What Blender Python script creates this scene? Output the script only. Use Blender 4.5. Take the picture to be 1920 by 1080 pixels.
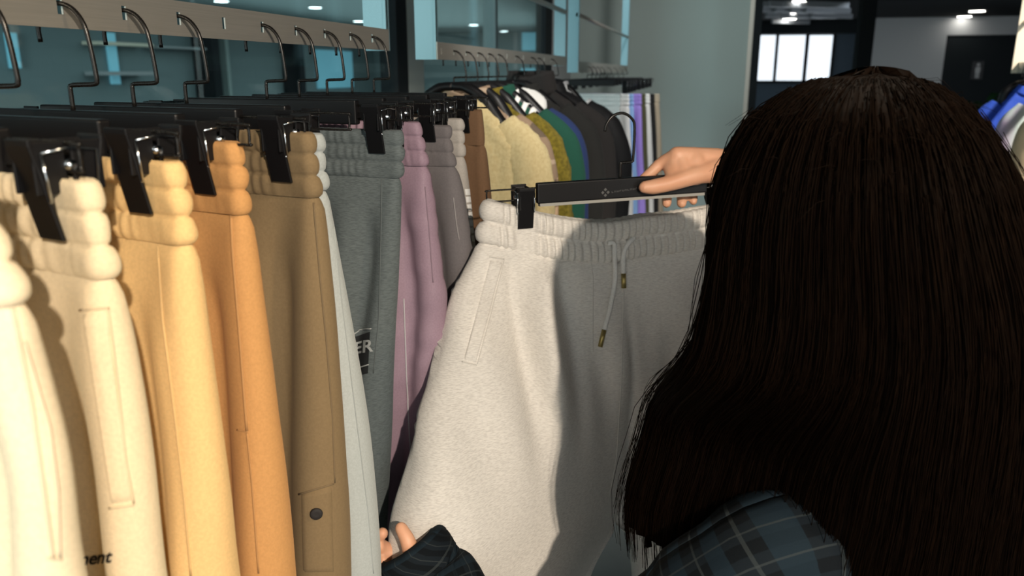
import bpy, bmesh, math, random
import numpy as np
from mathutils import Vector, Matrix, noise as mnoise
from mathutils.bvhtree import BVHTree

random.seed(7)
for o in list(bpy.data.objects):
    bpy.data.objects.remove(o)
SC = bpy.context.scene
COL = SC.collection

# ------------------------------------------------------------------ camera
HC = 1.58                                   # eye height of the camera
FPX = 1500.0
VPX, VPY = 1322.0, 136.0                    # vanishing point of the clothes rails (world +Y)
PITCH = math.atan((540 - VPY) / FPX)
YAW = math.atan((VPX - 960) / FPX * math.cos(PITCH))
CF = Vector((-math.sin(YAW) * math.cos(PITCH), math.cos(YAW) * math.cos(PITCH), -math.sin(PITCH)))
CR = Vector((math.cos(YAW), math.sin(YAW), 0))
CU = CR.cross(CF)
CO = Vector((0, 0, HC))
cam_d = bpy.data.cameras.new('camera')
cam_d.sensor_width = 36
cam_d.lens = FPX / 1920 * 36
cam_d.clip_start = 0.02
cam_d.dof.use_dof = True
cam_d.dof.focus_distance = 0.92
cam_d.dof.aperture_fstop = 7.0
cam = bpy.data.objects.new('camera', cam_d)
COL.objects.link(cam)
cam.matrix_world = Matrix(((CR.x, CU.x, -CF.x, 0), (CR.y, CU.y, -CF.y, 0), (CR.z, CU.z, -CF.z, HC), (0, 0, 0, 1)))
SC.camera = cam


def ray(u, v):
    return CF + CR * ((u - 960) / FPX) + CU * ((540 - v) / FPX)


def at_depth(u, v, d):
    return CO + ray(u, v) * d


def at_x(u, v, x):
    r = ray(u, v)
    return CO + r * (x / r.x)


def at_y(u, v, y):
    r = ray(u, v)
    return CO + r * (y / r.y)


def at_z(u, v, z):
    r = ray(u, v)
    return CO + r * ((z - HC) / r.z)


def on_plane(u, v, p, n):
    r = ray(u, v)
    return CO + r * ((p - CO).dot(n) / r.dot(n))


# ------------------------------------------------------------------ world, light, exposure
W = bpy.data.worlds.new('world')
SC.world = W
W.use_nodes = True
W.node_tree.nodes['Background'].inputs[0].default_value = (0.74, 0.77, 0.74, 1)
W.node_tree.nodes['Background'].inputs[1].default_value = 2.05
SC.view_settings.view_transform = 'Standard'
SC.view_settings.look = 'None'
SC.view_settings.exposure = 0.0
SC.view_settings.gamma = 1.0
SC.view_settings.use_curve_mapping = False


def spot(name, loc, target, energy, color, angle, blend, size):
    d = bpy.data.lights.new(name, 'SPOT')
    d.energy = energy
    d.color = color
    d.spot_size = math.radians(angle)
    d.spot_blend = blend
    d.shadow_soft_size = size
    o = bpy.data.objects.new(name, d)
    COL.objects.link(o)
    o.location = loc
    o.rotation_euler = (Vector(target) - Vector(loc)).to_track_quat('-Z', 'Y').to_euler()
    return o


def area(name, loc, target, energy, color, sx, sy):
    d = bpy.data.lights.new(name, 'AREA')
    d.energy = energy
    d.color = color
    d.shape = 'RECTANGLE'
    d.size = sx
    d.size_y = sy
    o = bpy.data.objects.new(name, d)
    COL.objects.link(o)
    o.location = loc
    o.rotation_euler = (Vector(target) - Vector(loc)).to_track_quat('-Z', 'Y').to_euler()
    return o


KEY_FROM = Vector((1.42, -1.88, 2.74))
spot('track_spot_key', KEY_FROM, (-0.42, 1.0, 1.22), 430, (1.0, 0.86, 0.70), 27, 0.35, 0.035)
spot('track_spot_rack', (1.7, 0.02, 2.74), (-0.44, 0.36, 1.16), 140, (1.0, 0.76, 0.48), 30, 0.7, 0.12)
spot('downlight_person', (0.30, 1.25, 2.74), (0.12, 0.78, 1.5), 48, (1.0, 0.86, 0.68), 30, 0.8, 0.05)
spot('downlight_far_rail', (0.5, 3.4, 2.74), (-0.3, 4.9, 1.2), 120, (1.0, 0.97, 0.95), 55, 0.8, 0.05)
spot('downlight_jackets', (0.3, 1.3, 2.74), (-0.35, 2.5, 1.3), 110, (1.0, 0.95, 0.88), 48, 0.6, 0.05)
spot('downlight_end_wall', (-0.2, 4.6, 2.74), (-0.3, 6.6, 1.2), 62, (0.95, 0.98, 0.94), 95, 1.0, 0.08)
area('hall_light', (-5.5, 9.0, 2.57), (-5.5, 9.0, 0), 105, (0.75, 0.93, 0.95), 5, 10)
area('hall_light_far', (-4.6, 17.0, 2.57), (-4.6, 17.0, 0), 150, (0.75, 0.93, 0.93), 4, 6)
area('hall_fill_up', (-5.0, 14.0, 1.95), (-5.0, 14.0, 3.0), 75, (0.75, 0.94, 0.94), 4, 9)  # added fill facing up, unseen from the camera, brightens the hall ceiling
area('hall_fill_side', (-5.0, 1.0, 2.0), (-6.0, 14.0, 2.1), 200, (0.7, 0.92, 0.95), 2, 1.5)  # added fill outside the view, no fixture, brightens the hall
area('far_room_light', (4.5, 16.0, 2.72), (4.5, 17.5, 0), 110, (0.8, 0.9, 1.0), 4, 4)
spot('downlight_right_rack', (2.0, 2.4, 2.74), (1.5, 3.3, 1.35), 260, (1.0, 0.93, 0.82), 60, 0.7, 0.05)
# ------------------------------------------------------------------ materials
MATS = {}


def new_mat(name):
    m = bpy.data.materials.new(name)
    m.use_nodes = True
    nt = m.node_tree
    b = nt.nodes['Principled BSDF']
    MATS[name] = m
    return m, nt, b


def plain(name, col, rough=0.5, metal=0.0, spec=0.5, emit=None, estr=0.0, bump=0.0, bscale=200):
    m, nt, b = new_mat(name)
    b.inputs['Base Color'].default_value = (*col, 1)
    b.inputs['Roughness'].default_value = rough
    b.inputs['Metallic'].default_value = metal
    b.inputs['Specular IOR Level'].default_value = spec
    tc = nt.nodes.new('ShaderNodeTexCoord')
    n = nt.nodes.new('ShaderNodeTexNoise')
    n.inputs['Scale'].default_value = bscale
    nt.links.new(tc.outputs['Object'], n.inputs['Vector'])
    mr = nt.nodes.new('ShaderNodeMapRange')
    mr.inputs['To Min'].default_value = max(0.02, rough - 0.06)
    mr.inputs['To Max'].default_value = min(1, rough + 0.06)
    nt.links.new(n.outputs['Fac'], mr.inputs['Value'])
    nt.links.new(mr.outputs['Result'], b.inputs['Roughness'])
    if bump:
        bp = nt.nodes.new('ShaderNodeBump')
        bp.inputs['Strength'].default_value = bump
        bp.inputs['Distance'].default_value = 0.002
        nt.links.new(n.outputs['Fac'], bp.inputs['Height'])
        nt.links.new(bp.outputs['Normal'], b.inputs['Normal'])
    if emit:
        b.inputs['Emission Color'].default_value = (*emit, 1)
        b.inputs['Emission Strength'].default_value = estr
    return m


def fabric(name, col, col2=None, scale=(420, 420, 420), bump=0.25, rough=0.9, sheen=0.25, contrast=(0.35, 0.65), dist=0.0006):
    m, nt, b = new_mat(name)
    tc = nt.nodes.new('ShaderNodeTexCoord')
    mp = nt.nodes.new('ShaderNodeMapping')
    mp.inputs['Scale'].default_value = scale
    nt.links.new(tc.outputs['Object'], mp.inputs['Vector'])
    n = nt.nodes.new('ShaderNodeTexNoise')
    n.inputs['Scale'].default_value = 1.0
    n.inputs['Detail'].default_value = 3
    nt.links.new(mp.outputs['Vector'], n.inputs['Vector'])
    cr = nt.nodes.new('ShaderNodeValToRGB')
    cr.color_ramp.elements[0].position = contrast[0]
    cr.color_ramp.elements[1].position = contrast[1]
    c2 = col2 or tuple(c * 0.9 for c in col)
    cr.color_ramp.elements[0].color = (*c2, 1)
    cr.color_ramp.elements[1].color = (*col, 1)
    nt.links.new(n.outputs['Fac'], cr.inputs['Fac'])
    nt.links.new(cr.outputs['Color'], b.inputs['Base Color'])
    n2 = nt.nodes.new('ShaderNodeTexNoise')
    n2.inputs['Scale'].default_value = 900
    n2.inputs['Detail'].default_value = 2
    nt.links.new(tc.outputs['Object'], n2.inputs['Vector'])
    bp = nt.nodes.new('ShaderNodeBump')
    bp.inputs['Strength'].default_value = bump
    bp.inputs['Distance'].default_value = dist
    nt.links.new(n2.outputs['Fac'], bp.inputs['Height'])
    nt.links.new(bp.outputs['Normal'], b.inputs['Normal'])
    b.inputs['Roughness'].default_value = rough
    b.inputs['Specular IOR Level'].default_value = 0.15
    b.inputs['Sheen Weight'].default_value = sheen
    b.inputs['Sheen Roughness'].default_value = 0.5
    b.inputs['Sheen Tint'].default_value = (*[min(1, c * 1.2 + 0.1) for c in col], 1)
    return m


def plaid(name, base, warp, weft, line, per=(0.05, 0.05), coord='UV'):
    """woven check: two sets of bands plus a thin pale line"""
    m, nt, b = new_mat(name)
    L = nt.links.new
    tc = nt.nodes.new('ShaderNodeTexCoord')
    sp = nt.nodes.new('ShaderNodeSeparateXYZ')
    L(tc.outputs[coord], sp.inputs[0])

    def band(sock, period, lo, hi):
        d = nt.nodes.new('ShaderNodeMath'); d.operation = 'DIVIDE'; L(sock, d.inputs[0]); d.inputs[1].default_value = period
        fr = nt.nodes.new('ShaderNodeMath'); fr.operation = 'FRACT'; L(d.outputs[0], fr.inputs[0])
        a = nt.nodes.new('ShaderNodeMath'); a.operation = 'GREATER_THAN'; L(fr.outputs[0], a.inputs[0]); a.inputs[1].default_value = lo
        c = nt.nodes.new('ShaderNodeMath'); c.operation = 'LESS_THAN'; L(fr.outputs[0], c.inputs[0]); c.inputs[1].default_value = hi
        mm = nt.nodes.new('ShaderNodeMath'); mm.operation = 'MULTIPLY'; L(a.outputs[0], mm.inputs[0]); L(c.outputs[0], mm.inputs[1])
        return mm.outputs[0]

    sx = sp.outputs[0]
    sy = sp.outputs[1] if coord == 'UV' else sp.outputs[2]

    def mix(prev, fac, col, amt):
        mx = nt.nodes.new('ShaderNodeMix'); mx.data_type = 'RGBA'
        mu = nt.nodes.new('ShaderNodeMath'); mu.operation = 'MULTIPLY'; L(fac, mu.inputs[0]); mu.inputs[1].default_value = amt
        L(mu.outputs[0], mx.inputs['Factor'])
        if isinstance(prev, tuple):
            mx.inputs['A'].default_value = (*prev, 1)
        else:
            L(prev, mx.inputs['A'])
        mx.inputs['B'].default_value = (*col, 1)
        return mx.outputs['Result']

    c = mix(base, band(sx, per[0], 0.05, 0.45), warp, 0.6)
    c = mix(c, band(sy, per[1], 0.1, 0.5), weft, 0.6)
    c = mix(c, band(sx, per[0], 0.7, 0.76), line, 0.55)
    c = mix(c, band(sy, per[1], 0.72, 0.78), line, 0.55)
    L(c, b.inputs['Base Color'])
    n2 = nt.nodes.new('ShaderNodeTexNoise')
    n2.inputs['Scale'].default_value = 700
    L(tc.outputs['Object'], n2.inputs['Vector'])
    bp = nt.nodes.new('ShaderNodeBump')
    bp.inputs['Strength'].default_value = 0.3
    bp.inputs['Distance'].default_value = 0.0008
    L(n2.outputs['Fac'], bp.inputs['Height'])
    L(bp.outputs['Normal'], b.inputs['Normal'])
    b.inputs['Roughness'].default_value = 0.92
    b.inputs['Specular IOR Level'].default_value = 0.1
    return m


def brushed(name, col, rough=0.32):
    m, nt, b = new_mat(name)
    tc = nt.nodes.new('ShaderNodeTexCoord')
    mp = nt.nodes.new('ShaderNodeMapping')
    mp.inputs['Scale'].default_value = (500, 6, 500)
    nt.links.new(tc.outputs['Object'], mp.inputs['Vector'])
    n = nt.nodes.new('ShaderNodeTexNoise')
    n.inputs['Scale'].default_value = 1.5
    n.inputs['Detail'].default_value = 4
    nt.links.new(mp.outputs['Vector'], n.inputs['Vector'])
    cr = nt.nodes.new('ShaderNodeValToRGB')
    cr.color_ramp.elements[0].color = (*[c * 0.75 for c in col], 1)
    cr.color_ramp.elements[1].color = (*col, 1)
    nt.links.new(n.outputs['Fac'], cr.inputs['Fac'])
    nt.links.new(cr.outputs['Color'], b.inputs['Base Color'])
    mr = nt.nodes.new('ShaderNodeMapRange')
    mr.inputs['To Min'].default_value = rough - 0.08
    mr.inputs['To Max'].default_value = rough + 0.12
    nt.links.new(n.outputs['Fac'], mr.inputs['Value'])
    nt.links.new(mr.outputs['Result'], b.inputs['Roughness'])
    b.inputs['Metallic'].default_value = 0.55
    return m


def glass_mat(name, tint, refl):
    m = bpy.data.materials.new(name)
    m.use_nodes = True
    nt = m.node_tree
    nt.nodes.clear()
    out = nt.nodes.new('ShaderNodeOutputMaterial')
    tr = nt.nodes.new('ShaderNodeBsdfTransparent')
    tr.inputs[0].default_value = (*tint, 1)
    gl = nt.nodes.new('ShaderNodeBsdfGlossy')
    gl.inputs['Roughness'].default_value = 0.03
    lw = nt.nodes.new('ShaderNodeLayerWeight')
    lw.inputs[0].default_value = 0.5
    pw = nt.nodes.new('ShaderNodeMath'); pw.operation = 'POWER'
    nt.links.new(lw.outputs['Facing'], pw.inputs[0]); pw.inputs[1].default_value = 5
    ma = nt.nodes.new('ShaderNodeMath'); ma.operation = 'MULTIPLY_ADD'
    nt.links.new(pw.outputs[0], ma.inputs[0]); ma.inputs[1].default_value = 0.5; ma.inputs[2].default_value = refl * 0.5
    mx = nt.nodes.new('ShaderNodeMixShader')
    nt.links.new(ma.outputs[0], mx.inputs[0])
    nt.links.new(tr.outputs[0], mx.inputs[1])
    nt.links.new(gl.outputs[0], mx.inputs[2])
    nt.links.new(mx.outputs[0], out.inputs[0])
    MATS[name] = m
    return m


STEEL = brushed('brushed_steel', (0.50, 0.48, 0.43))
STEELB = brushed('blue_reflect_steel', (0.30, 0.52, 0.60))  # bluish window reflection put into the base colour of plain steel
BLACKM = plain('black_plastic', (0.006, 0.006, 0.007), 0.42, spec=0.3, bump=0.05, bscale=900)
BLACKW = plain('black_wire', (0.012, 0.011, 0.010), 0.28, metal=0.3)
CHROME = plain('chrome_wire', (0.7, 0.75, 0.8), 0.15, metal=1.0)
DARK = plain('dark_paint', (0.010, 0.013, 0.015), 0.8, spec=0.2)
SLAT = plain('slat_paint', (0.35, 0.37, 0.40), 0.35)
WALLG = plain('grey_green_wall', (0.36, 0.41, 0.39), 0.9, bump=0.05, bscale=60)
WALLL = plain('light_grey_wall', (0.40, 0.40, 0.40), 0.9, bump=0.05, bscale=60)
WALLT = plain('teal_grey_wall', (0.22, 0.27, 0.275), 0.9, bump=0.05, bscale=60)
NAVYP = plain('navy_panel', (0.03, 0.055, 0.085), 0.6)
FLOORM = plain('floor_concrete', (0.10, 0.105, 0.10), 0.45, bump=0.1, bscale=25)
LAMP = plain('lamp_glow', (1, 1, 1), 0.5, emit=(1, 0.97, 0.9), estr=14)
LAMPH = plain('hall_lamp_glow', (1, 1, 1), 0.5, emit=(0.9, 1, 1), estr=7)
WINLIT = plain('daylit_window', (0.8, 0.85, 0.9), 0.4, emit=(0.82, 0.91, 1.0), estr=1.15)
WINBLUE = plain('blue_window', (0.2, 0.5, 0.6), 0.4, emit=(0.20, 0.50, 0.62), estr=0.35)
GLASS = glass_mat('partition_glass', (0.86, 0.95, 0.96), 0.05)
CREAMP = plain('cream_shelf_lit_steel', (0.85, 0.74, 0.58), 0.5)  # shelf colour; on the right rail's steel it stands in for warm light
WHITEP = plain('white_print', (0.85, 0.86, 0.86), 0.7)
GREYPR = plain('grey_print', (0.40, 0.42, 0.42), 0.8)
BLACKP = plain('black_print', (0.012, 0.010, 0.010), 0.75)
LOGOM = plain('logo_grey', (0.10, 0.10, 0.10), 0.6)
LEAF = plain('leaf', (0.03, 0.09, 0.03), 0.5)
SKIN = None

# ------------------------------------------------------------------ object helpers


def tag(o, label=None, cat=None, group=None, kind=None):
    if label: o['label'] = label
    if cat: o['category'] = cat
    if group: o['group'] = group
    if kind: o['kind'] = kind
    return o


def empty(name, loc, rz=0.0):
    o = bpy.data.objects.new(name, None)
    o.empty_display_size = 0.05
    COL.objects.link(o)
    o.location = loc
    o.rotation_euler = (0, 0, rz)
    return o


def link_mesh(name, me, mat, parent=None, smooth=True):
    if mat is not None and not me.materials:
        me.materials.append(mat)
    if smooth:
        me.polygons.foreach_set('use_smooth', [True] * len(me.polygons))
    o = bpy.data.objects.new(name, me)
    COL.objects.link(o)
    if parent is not None:
        o.parent = parent
    return o


class MB:
    def __init__(self):
        self.v, self.f, self.uv = [], [], []

    def add(self, vs, fs):
        o = len(self.v)
        self.v += [tuple(p) for p in vs]
        self.f += [tuple(i + o for i in q) for q in fs]

    def box(self, lo, hi, m=None):
        x0, y0, z0 = lo
        x1, y1, z1 = hi
        vs = [Vector(p) for p in ((x0, y0, z0), (x1, y0, z0), (x1, y1, z0), (x0, y1, z0), (x0, y0, z1), (x1, y0, z1), (x1, y1, z1), (x0, y1, z1))]
        if m is not None:
            vs = [m @ p for p in vs]
        self.add(vs, [(0, 3, 2, 1), (4, 5, 6, 7), (0, 1, 5, 4), (1, 2, 6, 5), (2, 3, 7, 6), (3, 0, 4, 7)])
        return self

    def tube(self, pts, r, n=8, cap=True, flat=1.0, up=None):
        """tube along pts; r scalar or list; rounded ends when r list is given that way"""
        pts = [Vector(p) for p in pts]
        rs = r if isinstance(r, (list, tuple)) else [r] * len(pts)
        rings = []
        t0 = (pts[1] - pts[0]).normalized()
        ref = Vector(up) if up else (Vector((0, 0, 1)) if abs(t0.z) < 0.9 else Vector((1, 0, 0)))
        nrm = (ref - t0 * ref.dot(t0)).normalized()
        for i, p in enumerate(pts):
            t = (pts[min(i + 1, len(pts) - 1)] - pts[max(i - 1, 0)]).normalized()
            nrm = (nrm - t * nrm.dot(t)).normalized()
            bn = t.cross(nrm)
            rings.append([p + (nrm * math.cos(2 * math.pi * k / n) + bn * (flat * math.sin(2 * math.pi * k / n))) * rs[i] for k in range(n)])
        self.loft(rings, cap)
        return self

    def loft(self, rings, cap=True):
        n = len(rings[0])
        o = len(self.v)
        for rg in rings:
            self.v += [tuple(p) for p in rg]
        for i in range(len(rings) - 1):
            for k in range(n):
                a, b = o + i * n + k, o + i * n + (k + 1) % n
                self.f.append((a, b, b + n, a + n))
        if cap:
            self.f.append(tuple(o + k for k in reversed(range(n))))
            e = o + (len(rings) - 1) * n
            self.f.append(tuple(e + k for k in range(n)))

    def mesh(self, name):
        me = bpy.data.meshes.new(name)
        me.from_pydata(self.v, [], self.f)
        bm = bmesh.new()
        bm.from_mesh(me)
        bmesh.ops.recalc_face_normals(bm, faces=bm.faces)
        bm.to_mesh(me)
        bm.free()
        return me

    def build(self, name, mat, parent=None, smooth=False, bevel=0.0, seg=2):
        o = link_mesh(name, self.mesh(name), mat, parent, smooth)
        if bevel:
            md = o.modifiers.new('bevel', 'BEVEL')
            md.width = bevel
            md.segments = seg
            md.limit_method = 'ANGLE'
        return o


def copy_tree(o, parent=None):
    c = o.copy()
    COL.objects.link(c)
    c.parent = parent
    for ch in [x for x in bpy.data.objects if x.parent == o]:
        copy_tree(ch, c)
    return c


def smooth_path(pts, n=6):
    """Catmull-Rom through pts"""
    P = [Vector(p) for p in pts]
    P = [P[0] * 2 - P[1]] + P + [P[-1] * 2 - P[-2]]
    out = []
    for i in range(1, len(P) - 2):
        for k in range(n):
            t = k / n
            a, b, c, d = P[i - 1], P[i], P[i + 1], P[i + 2]
            out.append(0.5 * (2 * b + (c - a) * t + (2 * a - 5 * b + 4 * c - d) * t * t + (3 * b - a - 3 * c + d) * t ** 3))
    out.append(P[-2])
    return out


def sstep(a, b, x):
    t = min(1, max(0, (x - a) / (b - a)))
    return t * t * (3 - 2 * t)

# ------------------------------------------------------------------ the setting
CEIL = 2.80
XG = -1.14          # glass partition behind the rails
YE = 7.0            # end wall


def struct(name, lo, hi, mat, label, cat='wall', parent=None):
    o = MB().box(lo, hi).build(name, mat, parent)
    if parent is None:
        tag(o, label, cat, kind='structure')
    return o


struct('floor', (-9.2, -2.4, -0.1), (9, 22.3, 0), FLOORM, 'dark grey concrete shop floor', 'floor')
ceiling = struct('ceiling', (-9.2, -2.4, CEIL), (9, 22.3, CEIL + 0.1), DARK, 'black open ceiling of the shop', 'ceiling')
xe = at_y(1409, 100, YE).x
struct('ceiling_hall', (-9.0, -2.4, 2.60), (XG - 0.1, 21.6, 2.66), WALLT, 'teal-grey ceiling seen through the glass partition', 'ceiling')
struct('wall_end', (XG, YE, 0), (xe, YE + 0.12, CEIL), WALLG, 'plain grey-green end wall beyond the clothes rails')
struct('wall_far', (-9.2, 22, 0), (9, 22.2, CEIL), NAVYP, 'dark blue far wall of the next room')
struct('wall_left', (-9.2, -2.4, 0), (-9.0, 22, CEIL), WALLT, 'teal-grey wall seen through the glass partition')
struct('wall_right', (8.8, -2.4, 0), (9.0, 22, CEIL), WALLL, 'light grey wall on the far right side')
# the edge trim at the end of the end wall
struct('trim_1', (xe, YE - 0.03, 0), (xe + 0.06, YE + 0.15, CEIL), DARK, 'dark metal edge trim closing the grey-green wall', 'trim')
struct('trim_2', (xe - 0.035, YE - 0.012, 0), (xe, YE + 0.0, CEIL - 0.6), STEEL, 'thin pale metal edge strip beside the dark trim', 'trim')
# light grey wall section with the dark doorway in the far room
YF = 20.9
pa, pb = at_y(1640, 47, YF), at_y(1930, 47, YF)
da, db = at_y(1776, 66, YF), at_y(1935, 66, YF)
w = MB()
w.box((pa.x, YF, 0), (da.x, YF + 0.15, CEIL))
w.box((da.x, YF, da.z), (db.x, YF + 0.15, CEIL))
w.box((db.x, YF, 0), (db.x + 1.5, YF + 0.15, CEIL))
tag(w.build('wall_back', WALLL), 'light grey wall around the dark restroom door', 'wall', kind='structure')
door = MB().box((da.x, YF + 0.03, 0), (db.x, YF + 0.09, da.z)).build('door_1', DARK)
tag(door, 'black restroom door with a pale figure sign', 'door', kind='structure')
# beam between the ceilings
b0 = at_y(1415, 64, 21.5)
struct('trim_3', (at_y(1400, 60, 21.5).x, 21.5, b0.z), (at_y(1625, 60, 21.5).x, 21.7, CEIL), DARK, 'black ceiling beam in front of the bright windows', 'beam')
c0, c1 = at_y(1612, 60, 12.0), at_y(1640, 60, 12.0)
struct('trim_4', (c0.x, 12.0, 0), (c1.x, 12.3, CEIL), DARK, 'black pillar beside the dark blue panel', 'pillar')
# bright windows in the far wall
for i, (u0, u1) in enumerate(((1421, 1449), (1461, 1505), (1517, 1554))):
    p, q = at_y(u0, 66, 21.9), at_y(u1, 151, 21.9)
    r = empty('window_%d' % (i + 1), ((p.x + q.x) / 2, 21.95, q.z))
    tag(r, ['narrow bright far window pane next to the grey-green wall', 'middle bright window pane in dark frame', 'right bright window pane beside the dark blue panel'][i], 'window', kind='structure')
    hw, hh = (q.x - p.x) / 2, p.z - q.z
    MB().box((-hw, -0.02, 0), (hw, 0.0, hh)).build('pane', WINLIT, r)
    fm = MB()
    for lo, hi in (((-hw - 0.07, -0.06, -0.06), (hw + 0.07, 0.04, 0)), ((-hw - 0.07, -0.06, hh), (hw + 0.07, 0.04, hh + 0.06)),
                   ((-hw - 0.07, -0.06, 0), (-hw, 0.04, hh)), ((hw, -0.06, 0), (hw + 0.07, 0.04, hh))):
        fm.box(lo, hi)
    fm.build('window_frame', DARK, r)
# ceiling slats over the passage (hanging baffles)
slat_me = MB().box((-0.55, -0.03, -0.10), (0.55, 0.03, 0)).mesh('slat')
for i in range(16):
    p = at_z(1462 + i * 7.0, 4 + (i % 4) * 11, CEIL - 0.01)
    if p.y > 21 or p.y < 0:
        continue
    s = link_mesh('slat', slat_me, SLAT, ceiling, smooth=False)
    s.location = (p.x, p.y, CEIL)
    s.rotation_euler = (0, 0, math.radians(35))
disc_me = None


def downlight(loc, r, mat, label):
    t = empty('downlight', loc)
    tag(t, label, 'lamp', 'recessed ceiling downlights')
    m = MB()
    m.loft([[(r * math.cos(a) * k, r * math.sin(a) * k, zz) for a in [j * math.pi / 12 for j in range(24)]] for k, zz in ((0.8, -0.004), (1.0, -0.012), (1.18, -0.012), (1.22, 0.0))])
    m.build('ring', WALLL, t, smooth=True)
    m2 = MB()
    m2.loft([[(r * math.cos(a) * k, r * math.sin(a) * k, zz) for a in [j * math.pi / 12 for j in range(24)]] for k, zz in ((0.98, -0.016), (0.99, -0.012))])
    m2.build('lens', mat, t)
    return t


for i, (u, v, mat, lb) in enumerate((
        (1773, 38, LAMP, 'round ceiling downlight nearer the grey wall above the restroom door'),
        (1832, 20, LAMP, 'round ceiling downlight nearest the cream-lit rack post'),
        (1471, 41, LAMP, 'lowest of three bright downlights above the far windows'),
        (1480, 25, LAMP, 'middle of three bright downlights above the far windows'),
        (1496, 2, LAMP, 'uppermost of three bright downlights above the far windows'),
        (888, 46, LAMPH, 'downlight seen through glass inside the second rail frame, left one'),
        (950, 59, LAMPH, 'downlight seen through glass inside the second rail frame, right one'),
        (591, 13, LAMPH, 'downlight behind the glass above the middle of the first rail'),
        (672, 39, LAMPH, 'downlight behind the glass just above the end of the first rail'),
        (738, 13, LAMPH, 'downlight beside the dark mullion between the first two rails'),
        (415, 1, LAMPH, 'downlight behind the glass above the empty slot of the first rail'))):
    zc_ = CEIL if mat is LAMP else 2.60
    p = at_z(u, v, zc_)
    downlight((p.x, min(p.y, 20.7), zc_), 0.15 if mat is LAMP else 0.10, mat, lb)

# glass partition panes and mullions (X = XG)
ys = [-2.0, 0.0, at_x(372, 120, XG).y, at_x(745, 120, XG).y, at_x(925, 120, XG).y, at_x(1024, 120, XG).y, YE]
wn = 4
for i in range(len(ys) - 1):
    o = MB().box((XG - 0.006, ys[i] + 0.002, 0.05), (XG + 0.006, ys[i + 1] - 0.002, CEIL)).build('window_%d' % wn, GLASS)
    tag(o, ['clear glass partition pane behind the camera side', 'clear glass partition pane at the left picture edge', 'clear glass partition pane behind the first rail',
            'clear glass partition pane beyond the dark mullion', 'clear glass partition pane behind the second rail', 'clear glass partition pane before the end wall'][i], 'glass', kind='structure')
    wn += 1
tn = 5
for i, (u0, u1, mt, lb) in enumerate(((736, 756, DARK, 'dark mullion of the glass partition between the first two rails'), (757, 786, WALLG, 'grey-green post beside the dark mullion'),
                                      (923, 927, WALLT, 'thin pale mullion behind the second rail'), (1017, 1030, DARK, 'dark pillar behind the end of the second rail'),
                                      (1031, 1066, WALLL, 'light grey wall post next to the dark pillar'))):
    p, q = at_x(u0, 120, XG), at_x(u1, 120, XG)
    struct('trim_%d' % tn, (XG - 0.05, p.y, 0), (XG + 0.02, q.y, CEIL), mt, lb, 'mullion')
    tn += 1
# the hall beyond the glass: window, shelf lines, columns, door frames on the left wall
XL = -8.98


def wallpiece(name, u0, v0, u1, v1, mat, label, cat, dep=0.12):
    p, q = at_x(u0, v0, XL), at_x(u1, v1, XL)
    y0, y1 = sorted((p.y, q.y))
    y1 = min(y1, 21.8)
    zc = [at_x((u0 + u1) / 2, v0, XL).z, at_x((u0 + u1) / 2, v1, XL).z]
    return struct(name, (XL, y0, max(0.02, min(zc))), (XL + dep, y1, min(CEIL, max(zc))), mat, label, cat)


wallpiece('window_20', 6, 62, 27, 128, WINBLUE, 'pale blue window behind the glass at the left picture edge', 'window')
wallpiece('window_21', 195, 62, 222, 158, WINBLUE, 'dim blue window between two hooks behind the glass', 'window', 0.05)
wallpiece('trim_20', 153, 80, 258, 86, CREAMP, 'pale shelf line behind the glass between two hooks', 'shelf', 0.3)
wallpiece('trim_21', 270, 88, 360, 92, WALLL, 'grey shelf line behind the glass beside the third hook', 'shelf', 0.3)
wallpiece('trim_22', 158, 134, 262, 141, WALLL, 'low pale ledge behind the glass', 'shelf', 0.3)
wallpiece('trim_23', 355, 40, 384, 190, DARK, 'dark column behind the glass near the third hook', 'column', 0.4)
wallpiece('trim_24', 408, 60, 414, 190, WALLG, 'thin pale door frame behind the glass', 'frame', 0.2)
wallpiece('trim_25', 525, 60, 545, 190, DARK, 'dark column behind the glass past the middle of the first rail', 'column', 0.4)
wallpiece('trim_26', 590, 95, 660, 165, WINBLUE, 'dim blue panel behind the glass under the first rail', 'panel', 0.05)
# far wall of the hall with a blue display window
for nm, u0, v0, u1, v1, mt, lb in (('window_22', 984, 54, 1015, 95, WINBLUE, 'blue display window inside the second rail frame'),
                                   ('window_23', 982, 128, 1014, 168, WINBLUE, 'teal display window under the second rail'),
                                   ('trim_27', 968, 40, 976, 130, WALLL, 'pale door frame behind the second rail')):
    p, q = at_y(u0, v0, 21.98), at_y(u1, v1, 21.98)
    struct(nm, (p.x, 21.9, max(q.z, 0.1)), (q.x, 22.0, min(p.z, CEIL)), mt, lb, 'panel')
struct('wall_hall_back', (-9.0, 21.7, 0), (at_y(1016, 100, 21.7).x + 0.4, 21.88, CEIL), WALLT, 'teal-grey back wall seen through the glass')
for o in list(bpy.data.objects):
    if o.name in ('window_22', 'window_23', 'trim_27'):
        o.location.y = -0.26
# suspended light strip edge
p, q = at_z(822, 0, CEIL - 0.02), at_z(985, 50, CEIL - 0.02)
m = MB()
m.tube([(p.x, p.y, CEIL - 0.02), (q.x, min(q.y, 21), CEIL - 0.02)], 0.06, 4)
tag(m.build('trim_28', WALLL), 'pale ceiling edge strip seen through the glass', 'trim', kind='structure')
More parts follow.
